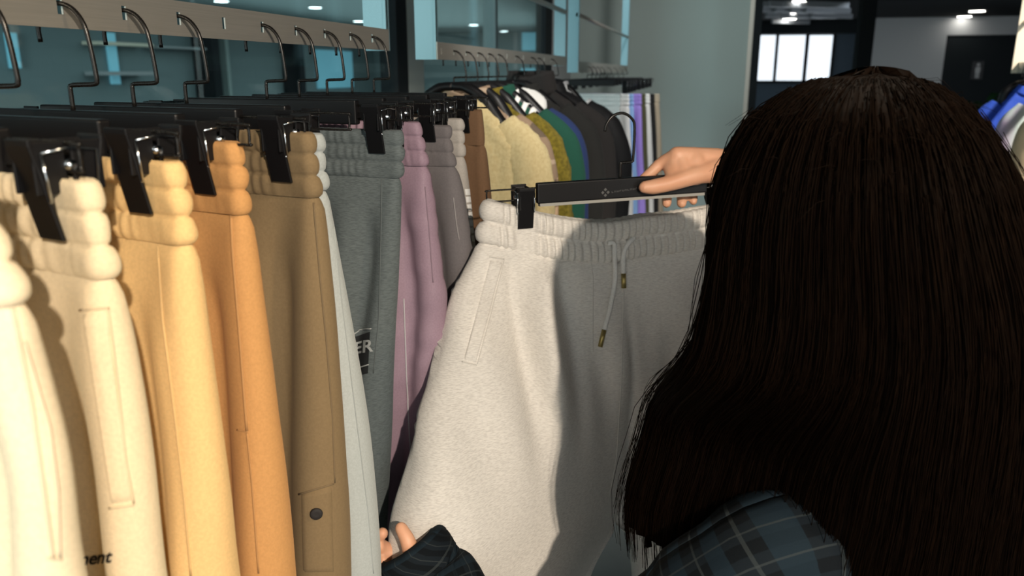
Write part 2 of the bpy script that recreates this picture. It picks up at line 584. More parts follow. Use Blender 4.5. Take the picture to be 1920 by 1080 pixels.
# icon on the restroom door
ic = at_y(1833, 132, YF)
m = MB()
m.box((ic.x - 0.12, YF - 0.0, ic.z - 0.20), (ic.x + 0.12, YF + 0.03, ic.z + 0.2))
sg = m.build('sign_plate', plain('sign_plate_dark', (0.02, 0.02, 0.022), 0.4), door)
m = MB()
m.loft([[(ic.x + 0.035 * math.cos(a), y, ic.z + 0.125 + 0.035 * math.sin(a)) for a in [j * math.pi / 8 for j in range(16)]] for y in (YF - 0.012, YF)])
m.box((ic.x - 0.05, YF - 0.012, ic.z - 0.05), (ic.x + 0.05, YF, ic.z + 0.075))
m.box((ic.x - 0.038, YF - 0.012, ic.z - 0.17), (ic.x - 0.006, YF, ic.z - 0.05))
m.box((ic.x + 0.006, YF - 0.012, ic.z - 0.17), (ic.x + 0.038, YF, ic.z - 0.05))
m.build('figure_icon', WALLL, sg)

# ------------------------------------------------------------------ rails hung from the ceiling
XR = -0.55
SLOT1 = [0.195, 0.282, 0.368, 0.454, 0.540, 0.626, 0.708, 0.793, 0.878, 0.964, 1.052, 1.140, 1.230, 1.320]
SLOT2 = [at_x(u, 100, XR).y for u in (827, 850, 873, 895, 915, 933, 950, 966, 981, 995, 1008, 1020, 1033)]
SLOT3 = [3.95 + 0.165 * i for i in range(13)]


def rail_frame(y0, y1, zlo, zhi, slots, uw, rodz, label):
    r = empty('clothes_rail', (XR, y0, HC + zlo))
    tag(r, label, 'clothes rail', 'brushed steel rails hung from the ceiling')
    H = zhi - zlo
    L = y1 - y0
    m = MB()
    zs = H * 0.5
    sh, sw = 0.0065, 0.0032
    t = 0.0009
    m.box((-t, 0, 0), (t, L, zs - sh))
    m.box((-t, 0, zs + sh), (t, L, H))
    e = 0.0
    for s in slots:
        a = s - y0
        m.box((-t, e, zs - sh), (t, a - sw, zs + sh))
        e = a + sw
    m.box((-t, e, zs - sh), (t, L, zs + sh))
    m.build('rail_plate', STEEL, r)
    top = CEIL - HC - zlo
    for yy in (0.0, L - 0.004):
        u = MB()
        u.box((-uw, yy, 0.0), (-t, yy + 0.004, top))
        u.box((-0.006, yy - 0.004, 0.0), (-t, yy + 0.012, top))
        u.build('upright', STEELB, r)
    if rodz:
        m = MB()
        m.tube([(-0.008, 0, rodz - zlo), (-0.008, L, rodz - zlo)], 0.009, 10)
        m.build('upper_rod', STEEL, r, smooth=True)
    return r


rail_frame(0.10, 1.396, 0.0375, 0.0735, SLOT1, 0.045, 0.26, 'nearest brushed steel slotted rail with trouser hangers hooked through it')
rail_frame(1.668, 3.312, 0.0265, 0.062, SLOT2, 0.048, 0.232, 'middle brushed steel slotted rail above the row of jackets')
rail_frame(3.66, 6.05, 0.0, 0.048, SLOT3, 0.05, 0.245, 'farthest brushed steel rail in front of the grey-green wall')
ZSL = {1: 0.0555, 2: 0.0443, 3: 0.024}

# ------------------------------------------------------------------ hangers
# local frame of a hanger: origin on the hanger's centre at eye height, +x towards the aisle, y through the cloth


def hook_mesh(dz=0.0):
    pts = [(-0.024, 0, 0.026 + dz), (-0.024, 0, 0.040 + dz), (-0.018, 0, 0.052 + dz), (-0.008, 0, 0.0575 + dz), (0.004, 0, 0.0575 + dz), (0.015, 0, 0.052 + dz), (0.023, 0, 0.040 + dz),
           (0.0265, 0, 0.022 + dz), (0.0285, 0, 0.000), (0.0285, 0, -0.007), (0.026, 0, -0.0098), (0.008, 0, -0.0105), (0.0015, 0, -0.0112), (0, 0, -0.014), (0, 0, -0.034)]
    m = MB()
    m.tube(smooth_path(pts, 4), 0.0021, 8)
    return m.mesh('hook')


def clip_meshes():
    jaw = MB()
    w, h = 0.0115, 0.060
    # jaw plate: gently bowed, leaning so that its foot presses the cloth
    prof = [(-0.0235, 0.0), (-0.0233, -0.004), (-0.0195, -0.02), (-0.0150, -0.042), (-0.0112, -h)]
    for sgn in (1,):
        vs = []
        for (y, z) in prof:
            vs += [(-w, y, z), (w, y, z), (w, y + 0.0028, z), (-w, y + 0.0028, z)]
        fs = []
        for i in range(len(prof) - 1):
            for k in range(4):
                a, b = i * 4 + k, i * 4 + (k + 1) % 4
                fs.append((a, b, b + 4, a + 4))
        fs += [(0, 1, 2, 3), tuple((len(prof) - 1) * 4 + k for k in (3, 2, 1, 0))]
        jaw.add(vs, fs)
        jaw.box((-w + 0.001, -0.0215, -0.032), (-w + 0.003, -0.002, -0.002))
        jaw.box((w - 0.003, -0.0215, -0.032), (w - 0.001, -0.002, -0.002))
    jm = jaw.mesh('jaw')
    sp = MB()
    for xx in (-0.0125, 0.0125):
        sp.tube([(xx, -0.017, -0.008), (xx, -0.003, -0.006), (xx, 0.003, -0.006), (xx, 0.017, -0.008), (xx, 0.015, -0.036)], 0.0009, 6)
        sp.tube([(xx, -0.017, -0.008), (xx, -0.015, -0.036)], 0.0009, 6)
    sp.tube([(-0.0125, -0.015, -0.036), (0.0125, -0.015, -0.036)], 0.0009, 6)
    pin = MB()
    pin.tube([(-0.0135, 0, -0.016), (0.0135, 0, -0.016)], 0.0032, 10)
    return jm, sp.mesh('spring'), pin.mesh('pivot')


HOOKS = {1: hook_mesh(0), 2: hook_mesh(-0.0112), 3: hook_mesh(-0.03)}
JAW, SPRING, PIVOT = clip_meshes()
bm_ = MB()
BARH = 0.136
bm_.box((-BARH, -0.0055, -0.0625), (BARH, 0.0055, -0.0325))
BAR = bm_.mesh('bar')
ROD = []
for sg_ in (-1, 1):
    rd = MB()
    rd.tube(smooth_path([(sg_ * (BARH - 0.01), 0, -0.0395), (sg_ * 0.205, 0, -0.0395), (sg_ * 0.2095, 0, -0.0415), (sg_ * 0.2095, 0, -0.0535), (sg_ * 0.205, 0, -0.0555), (sg_ * (BARH - 0.01), 0, -0.0555)], 4), 0.00125, 6)
    ROD.append(rd.mesh('rod'))


def trouser_hanger(loc, yaw, label, group, rail=1, clipx=(0.178, 0.178), rot=None, clipyaw=0.0, hookdy=0.0):
    t = empty('trouser_hanger', loc)
    if rot is not None:
        t.rotation_euler = rot
    else:
        t.rotation_euler = (0, 0, -yaw)
    tag(t, label, 'hanger', group)
    hk = link_mesh('hook', HOOKS[rail], BLACKW, t)
    hk.rotation_euler = (0, 0, yaw)
    b = link_mesh('bar', BAR, BLACKM, t, smooth=False)
    md = b.modifiers.new('bevel', 'BEVEL'); md.width = 0.0022; md.segments = 3
    for rm in ROD:
        link_mesh('rod', rm, BLACKW, t)
    for s, cx in ((1, clipx[0]), (-1, clipx[1])):
        c = link_mesh('clip', PIVOT, CHROME, t)
        c.location = (s * cx, 0, -0.036)
        for q in (0, math.pi):
            j = link_mesh('jaw', JAW, BLACKM, c, smooth=False)
            j.rotation_euler = (0, 0, q)
            mj = j.modifiers.new('bevel', 'BEVEL'); mj.width = 0.0008; mj.segments = 2; mj.limit_method = 'ANGLE'
        link_mesh('spring', SPRING, CHROME, c)
    return t

# ------------------------------------------------------------------ trousers


def halfpath(xc, xe, T, n):
    """n+1 points (x, y, nx, ny) from (xc,-T) round the end xe to (xc,+T)"""
    s = 1 if xe > xc else -1
    T2 = min(T, abs(xe - xc) * 0.98)
    ln = abs(xe - xc) - T2
    arc = math.pi * T2
    tot = 2 * ln + arc
    out = []
    for k in range(n + 1):
        d = tot * k / n
        if d <= ln:
            out.append((xc + s * d, -T, 0, -1))
        elif d <= ln + arc:
            a = (d - ln) / T2
            out.append((xc + s * (ln + T2 * math.sin(a)), -T * math.cos(a), s * math.sin(a), -math.cos(a)))
        else:
            out.append((xc + s * (tot - d), T, 0, 1))
    return out


def interp(pts, x):
    xs = [p[0] for p in pts]
    ys_ = [p[1] for p in pts]
    if xs[0] > xs[-1]:
        xs, ys_ = xs[::-1], ys_[::-1]
    return float(np.interp(x, xs, ys_))


def smooth_interp(pts):
    """smoothed 1-D profile function from (z, value) pairs"""
    P = sorted(pts)
    zs = np.linspace(P[0][0], P[-1][0], 240)
    v = np.interp(zs, [p[0] for p in P], [p[1] for p in P])
    k = np.hanning(21); k /= k.sum()
    pad = np.concatenate([np.full(10, v[0]) + (v[0] - v[10:0:-1]), v, np.full(10, v[-1]) + (v[-1] - v[-2:-12:-1])])
    v = np.convolve(pad, k, 'valid')
    return lambda z: float(np.interp(z, zs, v))


class Pants:
    def __init__(s, root, zt, length, xl, xr, thick, band=0.058, rows=3, xc=lambda z: 0.0, crotch=0.34, inl=None, inr=None, clips=(0.178, 0.178),
                 fold=None, seed=0, n=64, m=10, dz=0.0075, sag=None, mat=None, gather=0.0016, bulge=0.0055, warp=None, nband=230, pinch=0.0072):
        s.root = root
        rnd = random.Random(seed)
        off = Vector((rnd.uniform(-50, 50), rnd.uniform(-50, 50), rnd.uniform(-50, 50)))
        sag = sag or (lambda x: 0.0)
        warp = warp or (lambda p: p)
        gfreq = 2 * math.pi / 0.0115

        def clipw(x, z):
            d = zt - z
            w_ = 1 - sstep(0.035, 0.16, d)
            return w_ * max(math.exp(-((x - clips[0]) / 0.020) ** 2), math.exp(-((x + clips[1]) / 0.020) ** 2))

        def place(x, y, nx, ny, z, d):
            x2, y2 = x + nx * d, y + ny * d
            c = clipw(x, z)
            lim = pinch
            if abs(y2) > lim:
                y2 = y2 * (1 - c) + math.copysign(lim, y2) * c
            return warp(Vector((x2, y2, z + sag(x) * (1 - 0.0 * abs(z)))))

        def fd(x, y, z, nx, ny):
            d = fold(x, y, z) if fold else 0.0
            v = Vector((x * 7, y * 9 + 3, z * 2.2)) + off
            w_ = sstep(0.0, 0.25, zt - z)
            d += 0.006 * w_ * mnoise.noise(v)
            v = Vector((x * 22, y * 20, z * 6)) + off
            d += 0.0018 * mnoise.noise(v)
            return d

        # waistband -------------------------------------------------
        nb = int(rows * 9)
        rings = []
        for i in range(nb + 1):
            q = i / nb
            z = zt - band * q
            ph = q * rows
            fr = ph - math.floor(ph) if i < nb else 1.0
            bl = bulge * (math.sqrt(max(0, math.sin(math.pi * min(max(fr, 0.0), 1.0)))) - 0.45)
            a = halfpath(xc(z), xr(z), thick(z), nband)
            b = halfpath(xc(z), xl(z), thick(z), nband)
            loop = a + b[-2:0:-1]
            rg = []
            for (x, y, nx, ny) in loop:
                # gathers: narrow pleats, each row with its own phase
                rowi = min(int(ph), rows - 1)
                sarc = x + y * 0.8
                g = gather * (1 - 0.93 * sstep(0.036, 0.012, abs((xr(z) if x > 0 else xl(z)) - x))) * math.sin(gfreq * sarc + 4.5 * mnoise.noise(Vector((x * 26, rowi * 3.1, y * 30)) + off) + rowi * 1.3)
                lump = 0.0016 * mnoise.noise(Vector((x * 30, y * 30, ph * 1.1)) + off)
                env = 0.55 + 0.45 * math.sin(math.pi * fr)
                rg.append(place(x, y, nx, ny, z, bl + g * env + lump))
            rings.append(rg)
        # roll the top edge inwards
        mid = rings[0]
        m_ = MB()
        inner = []
        for k, pnt in enumerate(mid):
            inner.append(Vector((pnt.x - (0.004 if pnt.x > 0 else -0.004) * (abs(pnt.x) / (abs(xr(zt)) + 1e-6)), pnt.y * 0.55, pnt.z - 0.004)))
        inner2 = [Vector((p.x, p.y * 0.9, p.z - band * 0.8)) for p in inner]
        m_.loft([inner2, inner] + rings, cap=False)
        s.band = m_.build('waistband', mat, root, smooth=True)
        # body and legs ---------------------------------------------
        V, Fc = [], []
        z0 = zt - band + 0.003
        zc = zt - crotch
        nr = max(8, int((z0 - zc) / dz))
        prev = None
        N = 2 * n

        def ring_at(z):
            a = halfpath(xc(z), xr(z), thick(z), n)
            b = halfpath(xc(z), xl(z), thick(z), n)
            out = []
            for (x, y, nx, ny) in a + b[-2:0:-1]:
                tuck = -0.005 * (1 - sstep(0.0, 0.012, z0 - z))
                out.append(place(x, y, nx, ny, z, fd(x, y, z, nx, ny) + tuck))
            return out
        for i in range(nr + 1):
            z = z0 + (zc - z0) * i / nr
            base = len(V)
            V += ring_at(z)
            if prev is not None:
                for k in range(N):
                    k2 = (k + 1) % N
                    Fc.append((prev + k, prev + k2, base + k2, base + k))
            prev = base
        # bridge points between front centre (k=0) and back centre (k=n)
        pf, pb_ = V[prev], V[prev + n]
        br = []
        for j in range(1, m):
            t = j / m
            V.append(pb_.lerp(pf, t)); br.append(len(V) - 1)
        zb = zt - length
        nl = int((zc - zb) / (dz * 1.5))
        for side in (1, -1):
            if side == 1:
                cur = [prev + k for k in range(n + 1)] + br
            else:
                cur = [prev] + [prev + N - k for k in range(1, n + 1)] + br
            for i in range(1, nl + 1):
                z = zc + (zb - zc) * i / nl
                T = thick(z)
                xo = xr(z) if side == 1 else xl(z)
                xi = (inr(z) if side == 1 else inl(z)) if inr else xc(z) + side * 0.004 * sstep(0, 0.2, zc - z)
                b_ = sstep(0, 0.05, zc - z) * 0.7
                xs_ = xi + side * b_ * T
                pts = halfpath(xs_, xo, T, n)
                lp = []
                for (x, y, nx, ny) in pts:
                    lp.append(place(x, y, nx, ny, z, fd(x, y, z, nx, ny)))
                for j in range(1, m):
                    a = math.pi * j / m
                    x, y = xs_ - side * b_ * T * math.sin(a), T * math.cos(a)
                    lp.append(place(x, y, -side * math.sin(a), math.cos(a), z, 0))
                base = len(V)
                V += lp
                M = len(lp)
                nxt = [base + k for k in range(M)]
                for k in range(M):
                    k2 = (k + 1) % M
                    Fc.append((cur[k], cur[k2], nxt[k2], nxt[k]))
                cur = nxt
        me = bpy.data.meshes.new('trouser_legs')
        me.from_pydata([tuple(p) for p in V], [], Fc)
        bm = bmesh.new(); bm.from_mesh(me)
        bmesh.ops.recalc_face_normals(bm, faces=bm.faces)
        bm.to_mesh(me); bm.free()
        s.legs = link_mesh('trouser_legs', me, mat, root)
        bpy.context.view_layer.update()
        s.M = root.matrix_world.copy()
        s.Mi = s.M.inverted()
        s.bvh = BVHTree.FromPolygons([tuple(p) for p in V], Fc)
        s.bandbvh = BVHTree.FromPolygons(m_.v, m_.f)

    def hit(s, u, v, band=False):
        o = s.Mi @ CO
        d = (s.Mi.to_3x3() @ ray(u, v)).normalized()
        h = (s.bandbvh if band else s.bvh).ray_cast(o, d)
        if h[0] is None:
            return None
        p, nrm = h[0], h[1]
        if nrm.dot(d) > 0:
            nrm = -nrm
        return p, nrm

    def line(s, name, px_pts, r, mat, lift=0.0, n=6, parent=None, seg=8, label=None, closed=False):
        """a seam / cord / welt edge laid on the cloth along a pixel polyline"""
        pts = []
        P = px_pts + ([px_pts[0]] if closed else [])
        for (a, b) in zip(P[:-1], P[1:]):
            for k in range(seg):
                t = k / seg
                h = s.hit(a[0] + (b[0] - a[0]) * t, a[1] + (b[1] - a[1]) * t)
                if h: pts.append(h[0] + h[1] * lift)
        h = s.hit(*P[-1])
        if h: pts.append(h[0] + h[1] * lift)
        if len(pts) < 3:
            return None
        m_ = MB()
        m_.tube(pts, r, n)
        o = m_.build(name, mat, parent or s.root, smooth=True)
        if label: o['label'] = label
        return o

    def patch(s, name, quad, mat, lift=0.0015, nu=10, nv=24, parent=None, edge=0.0012, label=None, shape=None):
        """cloth patch on the surface given by 4 pixel corners (tl, tr, br, bl); lifted in the middle, sunk at the rim"""
        tl, tr, br_, bl = [Vector((*q, 0)) for q in quad]
        rows_ = []
        for j in range(nv + 1):
            row = []
            for i in range(nu + 1):
                a, b = i / nu, j / nv
                p = tl.lerp(tr, a).lerp(bl.lerp(br_, a), b)
                h = s.hit(p.x, p.y)
                if h is None:
                    return None
                rim = i in (0, nu) or j in (0, nv)
                row.append(h[0] + h[1] * (-edge if rim else lift * (1 if shape is None else shape(a, b))))
            rows_.append(row)
        m_ = MB()
        vs = [p for r_ in rows_ for p in r_]
        fs = []
        for j in range(nv):
            for i in range(nu):
                a = j * (nu + 1) + i
                fs.append((a, a + 1, a + nu + 2, a + nu + 1))
        m_.add(vs, fs)
        o = m_.build(name, mat, parent or s.root, smooth=True)
        if label: o['label'] = label
        return o

    def text(s, name, body, o_px, ex, ey, size, mat, shear=0.0, bold=0.0, lift=0.0008, parent=None, label=None):
        """printed lettering: a flat text mesh laid on the cloth; o_px lower-left pixel, ex/ey pixel axes of one text unit"""
        cu = bpy.data.curves.new('print', 'FONT')
        cu.body = body
        cu.size = 1.0
        cu.shear = shear
        cu.offset = bold
        cu.resolution_u = 4
        ob = bpy.data.objects.new('print', cu)
        COL.objects.link(ob)
        dg = bpy.context.evaluated_depsgraph_get()
        me = bpy.data.meshes.new_from_object(ob.evaluated_get(dg))
        bpy.data.objects.remove(ob)
        bm = bmesh.new(); bm.from_mesh(me)
        bmesh.ops.subdivide_edges(bm, edges=[e for e in bm.edges if e.calc_length() > 0.15], cuts=2)
        bmesh.ops.triangulate(bm, faces=bm.faces)
        bad = []
        for vv in bm.verts:
            u = o_px[0] + (ex[0] * vv.co.x + ey[0] * vv.co.y) * size
            w_ = o_px[1] + (ex[1] * vv.co.x + ey[1] * vv.co.y) * size
            h = s.hit(u, w_)
            if h is None:
                bad.append(vv); continue
            vv.co = h[0] + h[1] * lift
        bmesh.ops.delete(bm, geom=bad, context='VERTS')
        bm.to_mesh(me); bm.free()
        me.materials.clear()
        o = link_mesh(name, me, mat, parent or s.root, smooth=False)
        if label: o['label'] = label
        return o


FLEECE = {
    'cream': fabric('cream_fleece', (0.86, 0.71, 0.48)),
    'ivory': fabric('ivory_fleece', (0.87, 0.74, 0.53)),
    'yellow': fabric('butter_fleece', (0.82, 0.55, 0.25)),
    'camel': fabric('camel_fleece', (0.55, 0.29, 0.11)),
    'khaki': fabric('khaki_fleece', (0.20, 0.142, 0.077)),
    'pale': fabric('pale_grey_fleece', (0.42, 0.46, 0.465)),
    'melange': fabric('grey_melange', (0.135, 0.158, 0.162), (0.092, 0.11, 0.114), (160, 160, 1100), contrast=(0.36, 0.62)),
    'lilac': fabric('lilac_nylon', (0.33, 0.23, 0.29), rough=0.5, sheen=0.0, bump=0.1),
    'taupe': fabric('taupe_fleece', (0.17, 0.155, 0.16)),
    'stone': fabric('stone_fleece', (0.46, 0.43, 0.40)),
    'brown': fabric('brown_canvas', (0.18, 0.105, 0.06)),
    'heather': fabric('heather_fleece', (0.76, 0.73, 0.68), (0.60, 0.57, 0.53), (170, 170, 1100), contrast=(0.34, 0.60)),
}
SEAM = {k: plain('seam_' + k, tuple(c * 0.78 for c in FLEECE[k].node_tree.nodes['Color Ramp'].color_ramp.elements[1].color[:3]), 0.9) for k in FLEECE}

YAW0 = math.radians(21)


def hang_frame(yk, yaw):
    c = Vector((XR, yk, HC))
    d = Vector((math.cos(yaw), -math.sin(yaw), 0))
    n = Vector((math.sin(yaw), math.cos(yaw), 0))
    return c, d, n


def rack_pants(name, label, key, yk, edge, hlabel, yaw=YAW0, thick=None, half=None, rows=3, band=0.058, seed=0, fold=None, length=0.98, gather=0.0012, bulge=0.0038, clipin=0.030, hang=True, res=64, group='trousers hung on the nearest rail'):
    c, d, n = hang_frame(yk, yaw)
    prof = []
    for (u, v) in edge:
        p = on_plane(u, v, c, n)
        vh = Vector((p.x, p.y, 0)).normalized()
        cs = d.dot(Vector((vh.y, -vh.x, 0)))          # how obliquely the cloth edge is seen
        prof.append((p.z - HC, (p - c).dot(d), cs))
    zt = prof[0][0]
    th = thick or (lambda z: 0.0068 + 0.0085 * sstep(0.03, 0.10, zt - z) + 0.0165 * sstep(0.08, 0.50, zt - z))
    prof = [(z, L - (th(z) + (bulge * 0.5 if zt - z < band else 0.002)) * (1 / cs - 1)) for (z, L, cs) in prof]
    prof.append((zt - length - 0.05, prof[-1][1] * 0.92))
    prof.append((zt + 0.02, prof[0][1]))
    f = smooth_interp(prof)
    root = empty(name, c)
    root.rotation_euler = (0, 0, -yaw)
    tag(root, label, 'trousers', group)
    wtop = f(zt)
    base_fold = fold

    def fold(x, y, z):
        d_ = base_fold(x, y, z) if base_fold else 0.0
        if y < 0:
            e_ = f(z) - x
            g_ = sstep(zt - band, zt - band - 0.10, z)
            vx = 0.040 + 0.030 * (zt - z) + 0.006 * math.sin(9 * z + seed)
            d_ -= 0.0135 * g_ * math.exp(-((e_ - vx) / 0.013) ** 2)
            d_ += 0.0075 * g_ * math.exp(-((e_ - vx - 0.034) / 0.014) ** 2)
            d_ -= 0.0110 * g_ * math.exp(-((e_ - vx - 0.068) / 0.012) ** 2)
        return d_
    cx = max(0.148, min(0.196, wtop - clipin))
    p = Pants(root, zt, length, lambda z: -f(z), f, th, band=band, rows=rows, clips=(cx, cx), seed=seed, mat=FLEECE[key], fold=fold, gather=gather, bulge=bulge, n=res)
    if hang:
        trouser_hanger(c, yaw, hlabel, 'black trouser hangers on the nearest rail', 1, (cx, cx))
    print(name, 'half waist %.3f zt %.3f clip %.3f low %.3f' % (wtop, zt, cx, f(zt - 0.35)))
    return p


def folds(*terms):
    """terms: (x0, width, z-range top, bottom, amplitude, drift) soft vertical ridges on both faces"""
    def fn(x, y, z):
        d = 0.0
        for (x0, w_, zt, zb, a, dr) in terms:
            xx = x0 + dr * (zt - z)
            d += a * math.exp(-((x - xx) / w_) ** 2) * sstep(zt, zt - 0.08, z) * (1 - sstep(zb + 0.05, zb, z))
        return d
    return fn


P_cream0 = rack_pants('sweatpants', 'ivory fleece sweatpants cut off by the left picture edge', 'ivory', SLOT1[2],
                      [(-45, 330), (-30, 400), (0, 425), (32, 468), (60, 540), (96, 709), (132, 803), (151, 892), (163, 982), (169, 1080)],
                      'black trouser hanger at the left edge holding the ivory sweatpants', yaw=math.radians(17), seed=1,
                      fold=folds((0.20, 0.02, -0.2, -0.9, 0.006, 0.02), (0.13, 0.02, -0.2, -0.9, 0.008, 0.03)))
P_cream1 = rack_pants('sweatpants', 'cream fleece sweatpants with black lettering on the thigh', 'cream', SLOT1[3],
                      [(185, 338), (198, 395), (210, 440), (218, 482), (261, 660), (285, 811), (303, 941), (320, 1080)],
                      'black trouser hanger holding the cream sweatpants with lettering', yaw=math.radians(16), seed=2)
P_yellow = rack_pants('sweatpants', 'butter yellow fleece sweatpants between the cream and camel pairs', 'yellow', SLOT1[4],
                      [(338, 302), (350, 345), (357, 385), (364, 408), (400, 650), (425, 830), (440, 960), (448, 1080)],
                      'black trouser hanger holding the butter yellow sweatpants', yaw=math.radians(15), seed=3,
                      fold=folds((0.17, 0.02, -0.13, -0.9, 0.007, 0.03)))
P_camel = rack_pants('sweatpants', 'camel orange-brown fleece sweatpants with seam pocket', 'camel', SLOT1[5],
                     [(450, 266), (458, 300), (462, 340), (468, 370), (500, 560), (525, 720), (543, 880), (560, 1080)],
                     'black trouser hanger holding the camel sweatpants', yaw=math.radians(14), seed=4)
P_khaki = rack_pants('sweatpants', 'khaki fleece trousers with a black snap button on the thigh', 'khaki', SLOT1[6],
                     [(590, 248), (594, 300), (598, 340), (605, 363), (633, 633), (645, 780), (656, 1000), (658, 1080)],
                     'black trouser hanger holding the khaki trousers', yaw=math.radians(12), seed=5)
P_pale = rack_pants('sweatpants', 'pale blue-grey fleece sweatpants behind the khaki pair', 'pale', SLOT1[7],
                    [(606, 250), (612, 330), (632, 440), (660, 640), (690, 830), (702, 940), (709, 1010), (714, 1080)],
                    'black trouser hanger holding the pale blue-grey sweatpants', yaw=math.radians(10), seed=6)
P_mel = rack_pants('sweatpants', 'dark grey melange sweatpants with a printed emblem', 'melange', SLOT1[9],
                   [(755, 244), (757, 300), (755, 330), (753, 450), (748, 540), (742, 610), (737, 720), (733, 850), (727, 990), (724, 1080)],
                   'black trouser hanger holding the grey melange sweatpants', gather=0.0007, yaw=math.radians(9), seed=7)
P_lilac = rack_pants('track_pants', 'lilac nylon track pants with a thin white piping', 'lilac', SLOT1[10],
                     [(785, 228), (795, 262), (810, 335), (820, 440), (830, 520), (836, 590), (834, 700), (830, 1000)],
                     'black trouser hanger holding the lilac track pants', yaw=math.radians(8), seed=8, gather=0.0022,
                     fold=lambda x, y, z: 0.0035 * mnoise.noise(Vector((x * 25, y * 10, z * 38))))
P_taupe = rack_pants('sweatpants', 'taupe grey fleece sweatpants with a pale side pocket edge', 'taupe', SLOT1[11],
                     [(845, 235), (848, 290), (866, 340), (882, 450), (888, 500), (900, 800)],
                     'black trouser hanger holding the taupe sweatpants', yaw=math.radians(8), seed=9)
P_stone = rack_pants('sweatpants', 'stone grey sweatpants with white print down the leg', 'stone', SLOT1[12],
                     [(867, 222), (870, 250), (872, 290), (886, 400), (893, 480), (905, 800)],
                     'black trouser hanger holding the stone grey sweatpants', yaw=math.radians(8), seed=10)
P_brown = rack_pants('cargo_pants', 'brown canvas trousers hung last on the nearest rail', 'brown', SLOT1[13],
                     [(905, 205), (911, 300), (917, 380), (925, 700)],
                     'black trouser hanger holding the brown canvas trousers', yaw=math.radians(8), seed=11, rows=1, gather=0.0005, bulge=0.002,
                     fold=lambda x, y, z: 0.004 * math.sin(x * 160 + z * 4))

# ------------------------------------------------------------------ the pair held up by the customer
HD = 1.19
HAX = (CR + Vector((CF.x, CF.y, 0)).normalized() * 0.28).normalized()
HCEN = at_depth(1168, 352, HD) + Vector((0, 0, 0.0475))           # hanger origin: bar centre is 4.75 cm below it
HN = Vector((-HAX.y, HAX.x, 0))                                   # away from the camera
HYAW = math.atan2(HAX.y, HAX.x)
HTILT = math.radians(-1.3)


def held_pull(x, z):
    """the left leg is drawn towards the customer's left hand"""
    return -0.25 * sstep(-0.08, -0.62, z) * sstep(0.06, -0.36, x)


def held_xz(u, v):
    lo, hi = -0.30, 0.02

    def ev(y):
        p = on_plane(u, v, HCEN + HN * y, HN)
        return (p - HCEN).dot(HAX), p.z - HCEN.z
    for _ in range(30):
        y = (lo + hi) / 2
        if y - held_pull(*ev(y)) > 0: hi = y
        else: lo = y
    return ev(y)


def held_prof(pts, tail=None):
    q = [held_xz(u, v) for u, v in pts]
    out = [(z, x) for x, z in q]
    out.append((out[0][0] + 0.03, out[0][1]))
    if tail: out += tail
    return smooth_interp(out)


hx = held_xz
held_zt = hx(915, 378)[1] + 0.006
left_f = held_prof([(910, 376), (901, 407), (899, 442), (884, 489), (858, 528), (843, 575), (822, 640), (805, 721), (781, 823), (752, 917), (735, 966), (729, 1000), (735, 1080)], [(-1.05, -0.40)])
inl_f = held_prof([(1135, 958), (1115, 1015), (1086, 1080), (1040, 1180)], [(-1.05, -0.16)])
inr_f = held_prof([(1135, 958), (1165, 992), (1183, 1012), (1190, 1080), (1195, 1180)], [(-1.05, 0.03)])
cz = hx(1135, 958)[1]
xc_f = held_prof([(1170, 430), (1168, 600), (1165, 720), (1156, 860), (1142, 935), (1135, 958)], [(-1.05, -0.06)])
right_f = lambda z: 0.205 + 0.05 * sstep(held_zt - 0.05, held_zt - 0.3, z) - 0.02 * sstep(-0.6, -0.9, z)
held = empty('sweatpants', HCEN)
held.rotation_euler = (0, 0, HYAW)
tag(held, 'heather grey sweatpants with drawstrings held up by the customer', 'trousers')
ridge_x, ridge_z = hx(1005, 470)


def held_fold(x, y, z):
    f = 0.0
    if y < 0:
        # the pocket ridge falling from the waistband, its valley, and softer folds across the thigh
        dx = x - (ridge_x + 0.02 * (ridge_z - z))
        dpt = sstep(ridge_z + 0.02, ridge_z - 0.02, z) * (1 - sstep(ridge_z - 0.12, ridge_z - 0.34, z))
        f += 0.026 * math.exp(-(dx / 0.020) ** 2) * dpt
        f -= 0.016 * math.exp(-((dx + 0.040) / 0.016) ** 2) * dpt
        f -= 0.014 * math.exp(-((dx - 0.040) / 0.016) ** 2) * dpt
        f += 0.012 * math.exp(-((x + 0.02) / 0.02) ** 2) * sstep(-0.2, -0.28, z) * (1 - sstep(-0.3, -0.5, z))
        f += 0.006 * math.exp(-((x - 0.06 - 0.03 * z) / 0.018) ** 2) * sstep(-0.17, -0.25, z)
        f -= 0.006 * math.exp(-((x - xc_f(z)) / 0.008) ** 2) * sstep(-0.16, -0.24, z)
        f += 0.012 * math.sin((x * 0.9 - z) * 17 + 1.0 + 1.5 * mnoise.noise(Vector((x * 5, 0, z * 5)))) * sstep(-0.40, -0.58, z)
        f += 0.006 * math.sin((x * 1.6 + z * 0.5) * 34) * sstep(-0.12, -0.2, z) * (1 - sstep(-0.3, -0.5, z))
    return f


def held_thick(z):
    return 0.013 + 0.034 * sstep(held_zt - 0.03, held_zt - 0.30, z)


SAG = sorted([(hx(u, v)[0], hx(u, v)[1] - held_zt + 0.004) for u, v in ((890, 376), (915, 378), (940, 384), (985, 397), (1020, 405), (1060, 412), (1100, 417), (1130, 418), (1165, 414), (1200, 407), (1260, 402), (1330, 390), (1390, 378), (1440, 376))])


def held_sag(x):
    return float(np.interp(x, [q[0] for q in SAG], [q[1] for q in SAG]))


